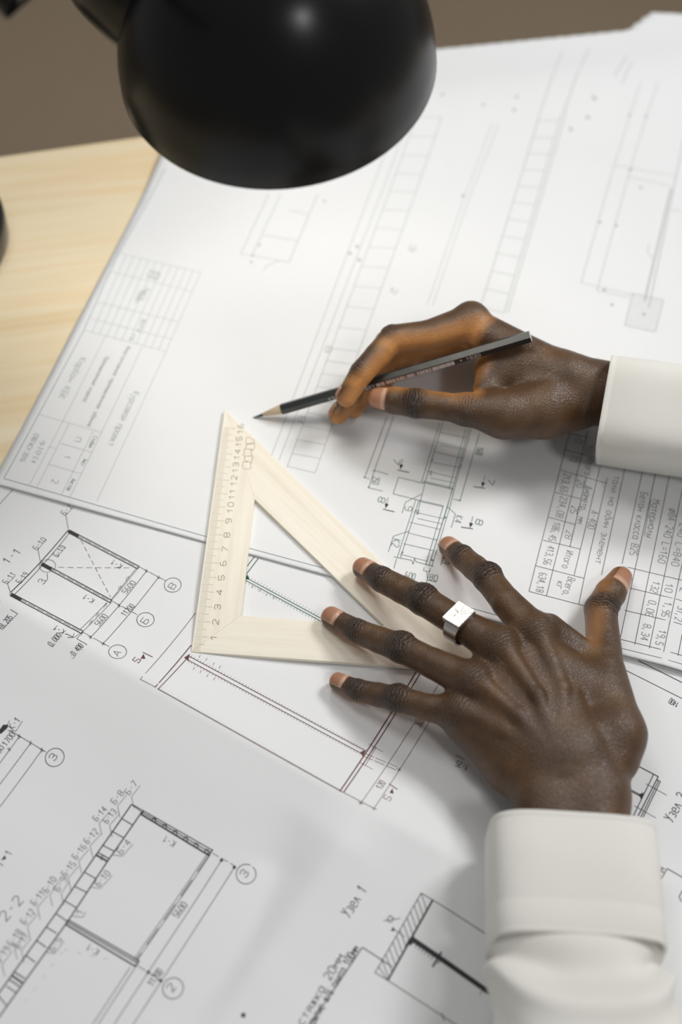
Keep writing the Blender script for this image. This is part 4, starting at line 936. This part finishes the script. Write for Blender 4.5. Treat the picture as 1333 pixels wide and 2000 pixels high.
def sleeve(start, ax_, wide, rx, ry, cl, arm_end, fold, seed, cuff_ax=None):
    root_p = person
    # cuff: double layer, outer surface with stitched hem ridges, inner surface visible in the opening
    prof = [(0.35, -0.16), (0.12, -0.13), (0.0, -0.06), (0.0, 0.03), (0.10, 0.06), (0.30, 0.06), (0.34, 0.035), (0.38, 0.06), (cl * 0.45, 0.08), (cl - 1.72, 0.07), (cl - 1.66, 0.055), (cl - 1.6, 0.07), (cl - 0.25, 0.07), (cl - 0.18, 0.04), (cl - 0.12, 0.07), (cl, 0.02), (cl + 0.05, -0.06), (cl - 0.05, -0.16)]
    rings = [oval(start + ax_ * 5.0, ax_, wide, rx - 0.18, ry - 0.18)] + [oval(start + ax_ * s_, ax_, wide, rx + e, ry + e) for s_, e in prof]
    V, F = loft(rings); 
    # sleeve body with gathered folds
    L = np.linalg.norm(arm_end - (start + ax_ * cl)); sd = unit(arm_end - (start + ax_ * cl)); rings2 = []
    m = 90
    for i in range(m + 1):
        q = (i / m) ** 1.5; sc = L * q; c = start + ax_ * (cl - 0.15) + sd * sc; blend = unit(ax_ * (1 - min(1, q * 3)) + sd * min(1, q * 3))
        g = 1 + fold[0] * min(1, q * 5) + fold[1] * q
        def wob(th, sc=sc, q=q):
            e = fold[2] * min(1, sc / 3) * (math.sin(3 * th + 9 * q + seed) * 0.5 + math.sin(2 * th - 16 * q + seed * 2) * 0.45 + 0.3 * math.sin(5 * th + 22 * q))
            s2 = max(0.0, math.sin(th)) ** 1.6; sr_ = 0.75 + 3.3 * s2
            e += 0.45 * math.exp(-((sc - sr_) / 0.8) ** 2) - 0.85 * math.exp(-((sc - 0.45 * sr_ - 0.2) / (0.35 + 0.8 * s2)) ** 2) * (0.55 + 0.45 * math.cos(2 * th - 0.6) ** 2) + 0.3 * math.exp(-((sc - sr_ - 2.6) / 0.9) ** 2) * math.cos(th)
            return e * (1 if sc > 0.05 else 0)
        rings2.append(oval(c, blend, wide, rx * g, ry * g, 96, 2.5, wob))
    V2, F2 = loft(rings2); F2.append(tuple(range(len(V2) - 96, len(V2))))
    so = part('shirt_sleeve', V2, F2, MAT['shirt'], root_p, True)
    co = part('cuff', V, F, MAT['shirt'], so, True)
    return so
lc = at(1120, 1596, 6.2); lc = np.array([lc[0] + 0.25, lc[1], 3.5])
la = unit(np.array([-0.02, -1.0, 0.10]))
sl = sleeve(lc, la, np.array([1.0, 0, 0]), 4.22, 2.75, 6.3, lc + np.array([1.0, -33, 6.5]), (0.02, 0.45, 0.22), 3)
sl['label'] = 'white shirt sleeve and cuff on the lower arm'
rc_ = at(1180, 802, 4.0)
ra2 = unit(at(1330, 822, 4.5) - at(1180, 800, 4.0))
sr = sleeve(rc_, ra2, unit(np.array([0.0, 0.42, -0.9])), 3.45, 3.0, 7.0, rc_ + ra2 * 7 + np.array([28, -10, 6.0]), (0.05, 0.4, 0.25), 5)
sr['label'] = 'white shirt sleeve and cuff on the upper arm'
tag(person, 'person in a white shirt, one hand spread flat, the other holding a pencil', 'person')


# ------------------------------------------------------------------ scale, numerals and maker's outline on the set square
class Flat(Ink):
    """ink on the flat top of the set square, coordinates in cm (along, across)"""
    def w(s, p): return sq(p[0], p[1])[:2]
zf = lambda x, y: ZR1 + 0.0
K = Flat(sqr, zf, 0.004)
for i in range(0, 166):
    if i > 160 and i % 10: continue
    ln_ = 0.90 if i % 10 == 0 else (0.70 if i % 5 == 0 else 0.52)
    if i == 0: continue
    mx = (LEG - i / 10) * 0.8
    K.line((i / 10, 0.10), (i / 10, min(ln_, mx)), wd=0.022 if i % 5 == 0 else 0.016)
K.done('millimetre_scale', 'ink_olive')
K = Flat(sqr, zf, 0.004)
for n_ in range(1, 17):
    st = str(n_); wdt = 0.34 * len(st) + (0.06 if len(st) > 1 else 0)
    K.text(st, (n_ - wdt / 2 + 0.02, 1.36), (n_ + wdt / 2 + 0.02, 1.36), 0.34, 0.036)
K.done('scale_numerals', 'ink_brown')
def inv_sq(px, py):
    p = at(px, py, ZR1); d = p - sq(0, 0); return (float(d[:2] @ ru[:2]), float(d[:2] @ rv[:2]))
K = Flat(sqr, zf, 0.004)
for pl in ('600,310 700,320 930,440 920,560 760,590 590,600 560,450 600,310', '590,620 920,580 950,680 900,870 780,850 560,800 570,700 590,620', '560,800 480,870 520,980 440,1070 520,1130 840,1130 790,1000 830,880',
           '520,1130 500,1270 570,1360 720,1370 790,1440 840,1360 810,1300 890,1190 840,1130', '570,1370 440,1380 410,1500 410,1620 480,1690 740,1690 800,1620 760,1520 790,1440'):
    P = [inv_sq(455 + float(c.split(',')[0]) / 22.2, 840 + float(c.split(',')[1]) / 22.2) for c in pl.split()]
    for p, q in zip(P[:-1], P[1:]): K.line(p, q, wd=0.03)
for x, y in ((770, 590), (800, 850), (610, 1375)): K.dot(inv_sq(455 + x / 22.2, 840 + y / 22.2), 0.05)
K.done('maker_mark', 'ink_olive')

# ------------------------------------------------------------------ print on the pencil's lower facet
fa, fb = HEXA[1], HEXA[2]
def fpos(s_, t_, lift=0.004):
    e0 = px_ * math.cos(fa) + pn * math.sin(fa); e1 = px_ * math.cos(fb) + pn * math.sin(fb); n_ = unit(e0 + e1)
    return PT + pa * s_ + (e0 * (1 - t_) + e1 * t_) * PR + n_ * lift
def s_of(px):
    ss = np.linspace(0, PL, 400); xs = np.array([px_of(PT + pa * s_)[0] for s_ in ss]); return float(np.interp(px, xs, ss))
V, F = [], []
def quad(s0, s1, t0, t1, lift):
    i = len(V); V.extend([fpos(s0, t0, lift), fpos(s1, t0, lift), fpos(s1, t1, lift), fpos(s0, t1, lift)]); F.append((i, i + 1, i + 2, i + 3))
quad(s_of(735), s_of(887), 0.22, 0.97, 0.004); part('barcode_label', V, F, MAT['pencil_print'], pen)
V, F = [], []; rng = random.Random(4); s_ = s_of(737)
while s_ < s_of(884):
    w_ = rng.choice((0.014, 0.02, 0.03, 0.05)); quad(s_, s_ + w_, 0.22, 0.97, 0.007); s_ += w_ + rng.choice((0.03, 0.045, 0.06, 0.09))
for px in (752, 772, 792, 812, 842): q = s_of(px); quad(q, q + 0.07, 0.2, 0.99, 0.007)
part('barcode_bars', V, F, MAT['pencil_black'], pen)
V, F = [], []
def ptext(st, p0, p1):
    s0, s1 = s_of(p0), s_of(p1); adv = (s1 - s0) / len(st)
    for k, ch in enumerate(st):
        for pl in GL[ch].split('/'):
            P = [(s0 + (k + int(c[0]) / 4 * 0.72) * adv, 0.82 - (int(c[1]) - 2) / 6 * 0.55) for c in pl.split()]
            for (a0, b0), (a1, b1) in zip(P[:-1], P[1:]):
                A_, B_ = fpos(a0, b0, 0.005), fpos(a1, b1, 0.005); d = unit(B_ - A_); n_ = unit(np.cross(pa, fpos(0, 1) - fpos(0, 0))); w_ = np.cross(n_, d) * 0.016; i = len(V)
                V.extend([A_ + w_, A_ - w_, B_ - w_, B_ + w_]); F.append((i, i + 1, i + 2, i + 3))
ptext('1523', 706, 733); part('stamped_digits', V, F, MAT['pencil_print'], pen); V, F = [], []
ptext('49', 641, 655); part('stamped_digits', V, F, MAT['pencil_print'], pen); V, F = [], []
ptext('1520', 911, 940); quad(s_of(899), s_of(902), 0.4, 0.65, 0.005)
part('stamped_digits', V, F, MAT['pencil_print'], pen)
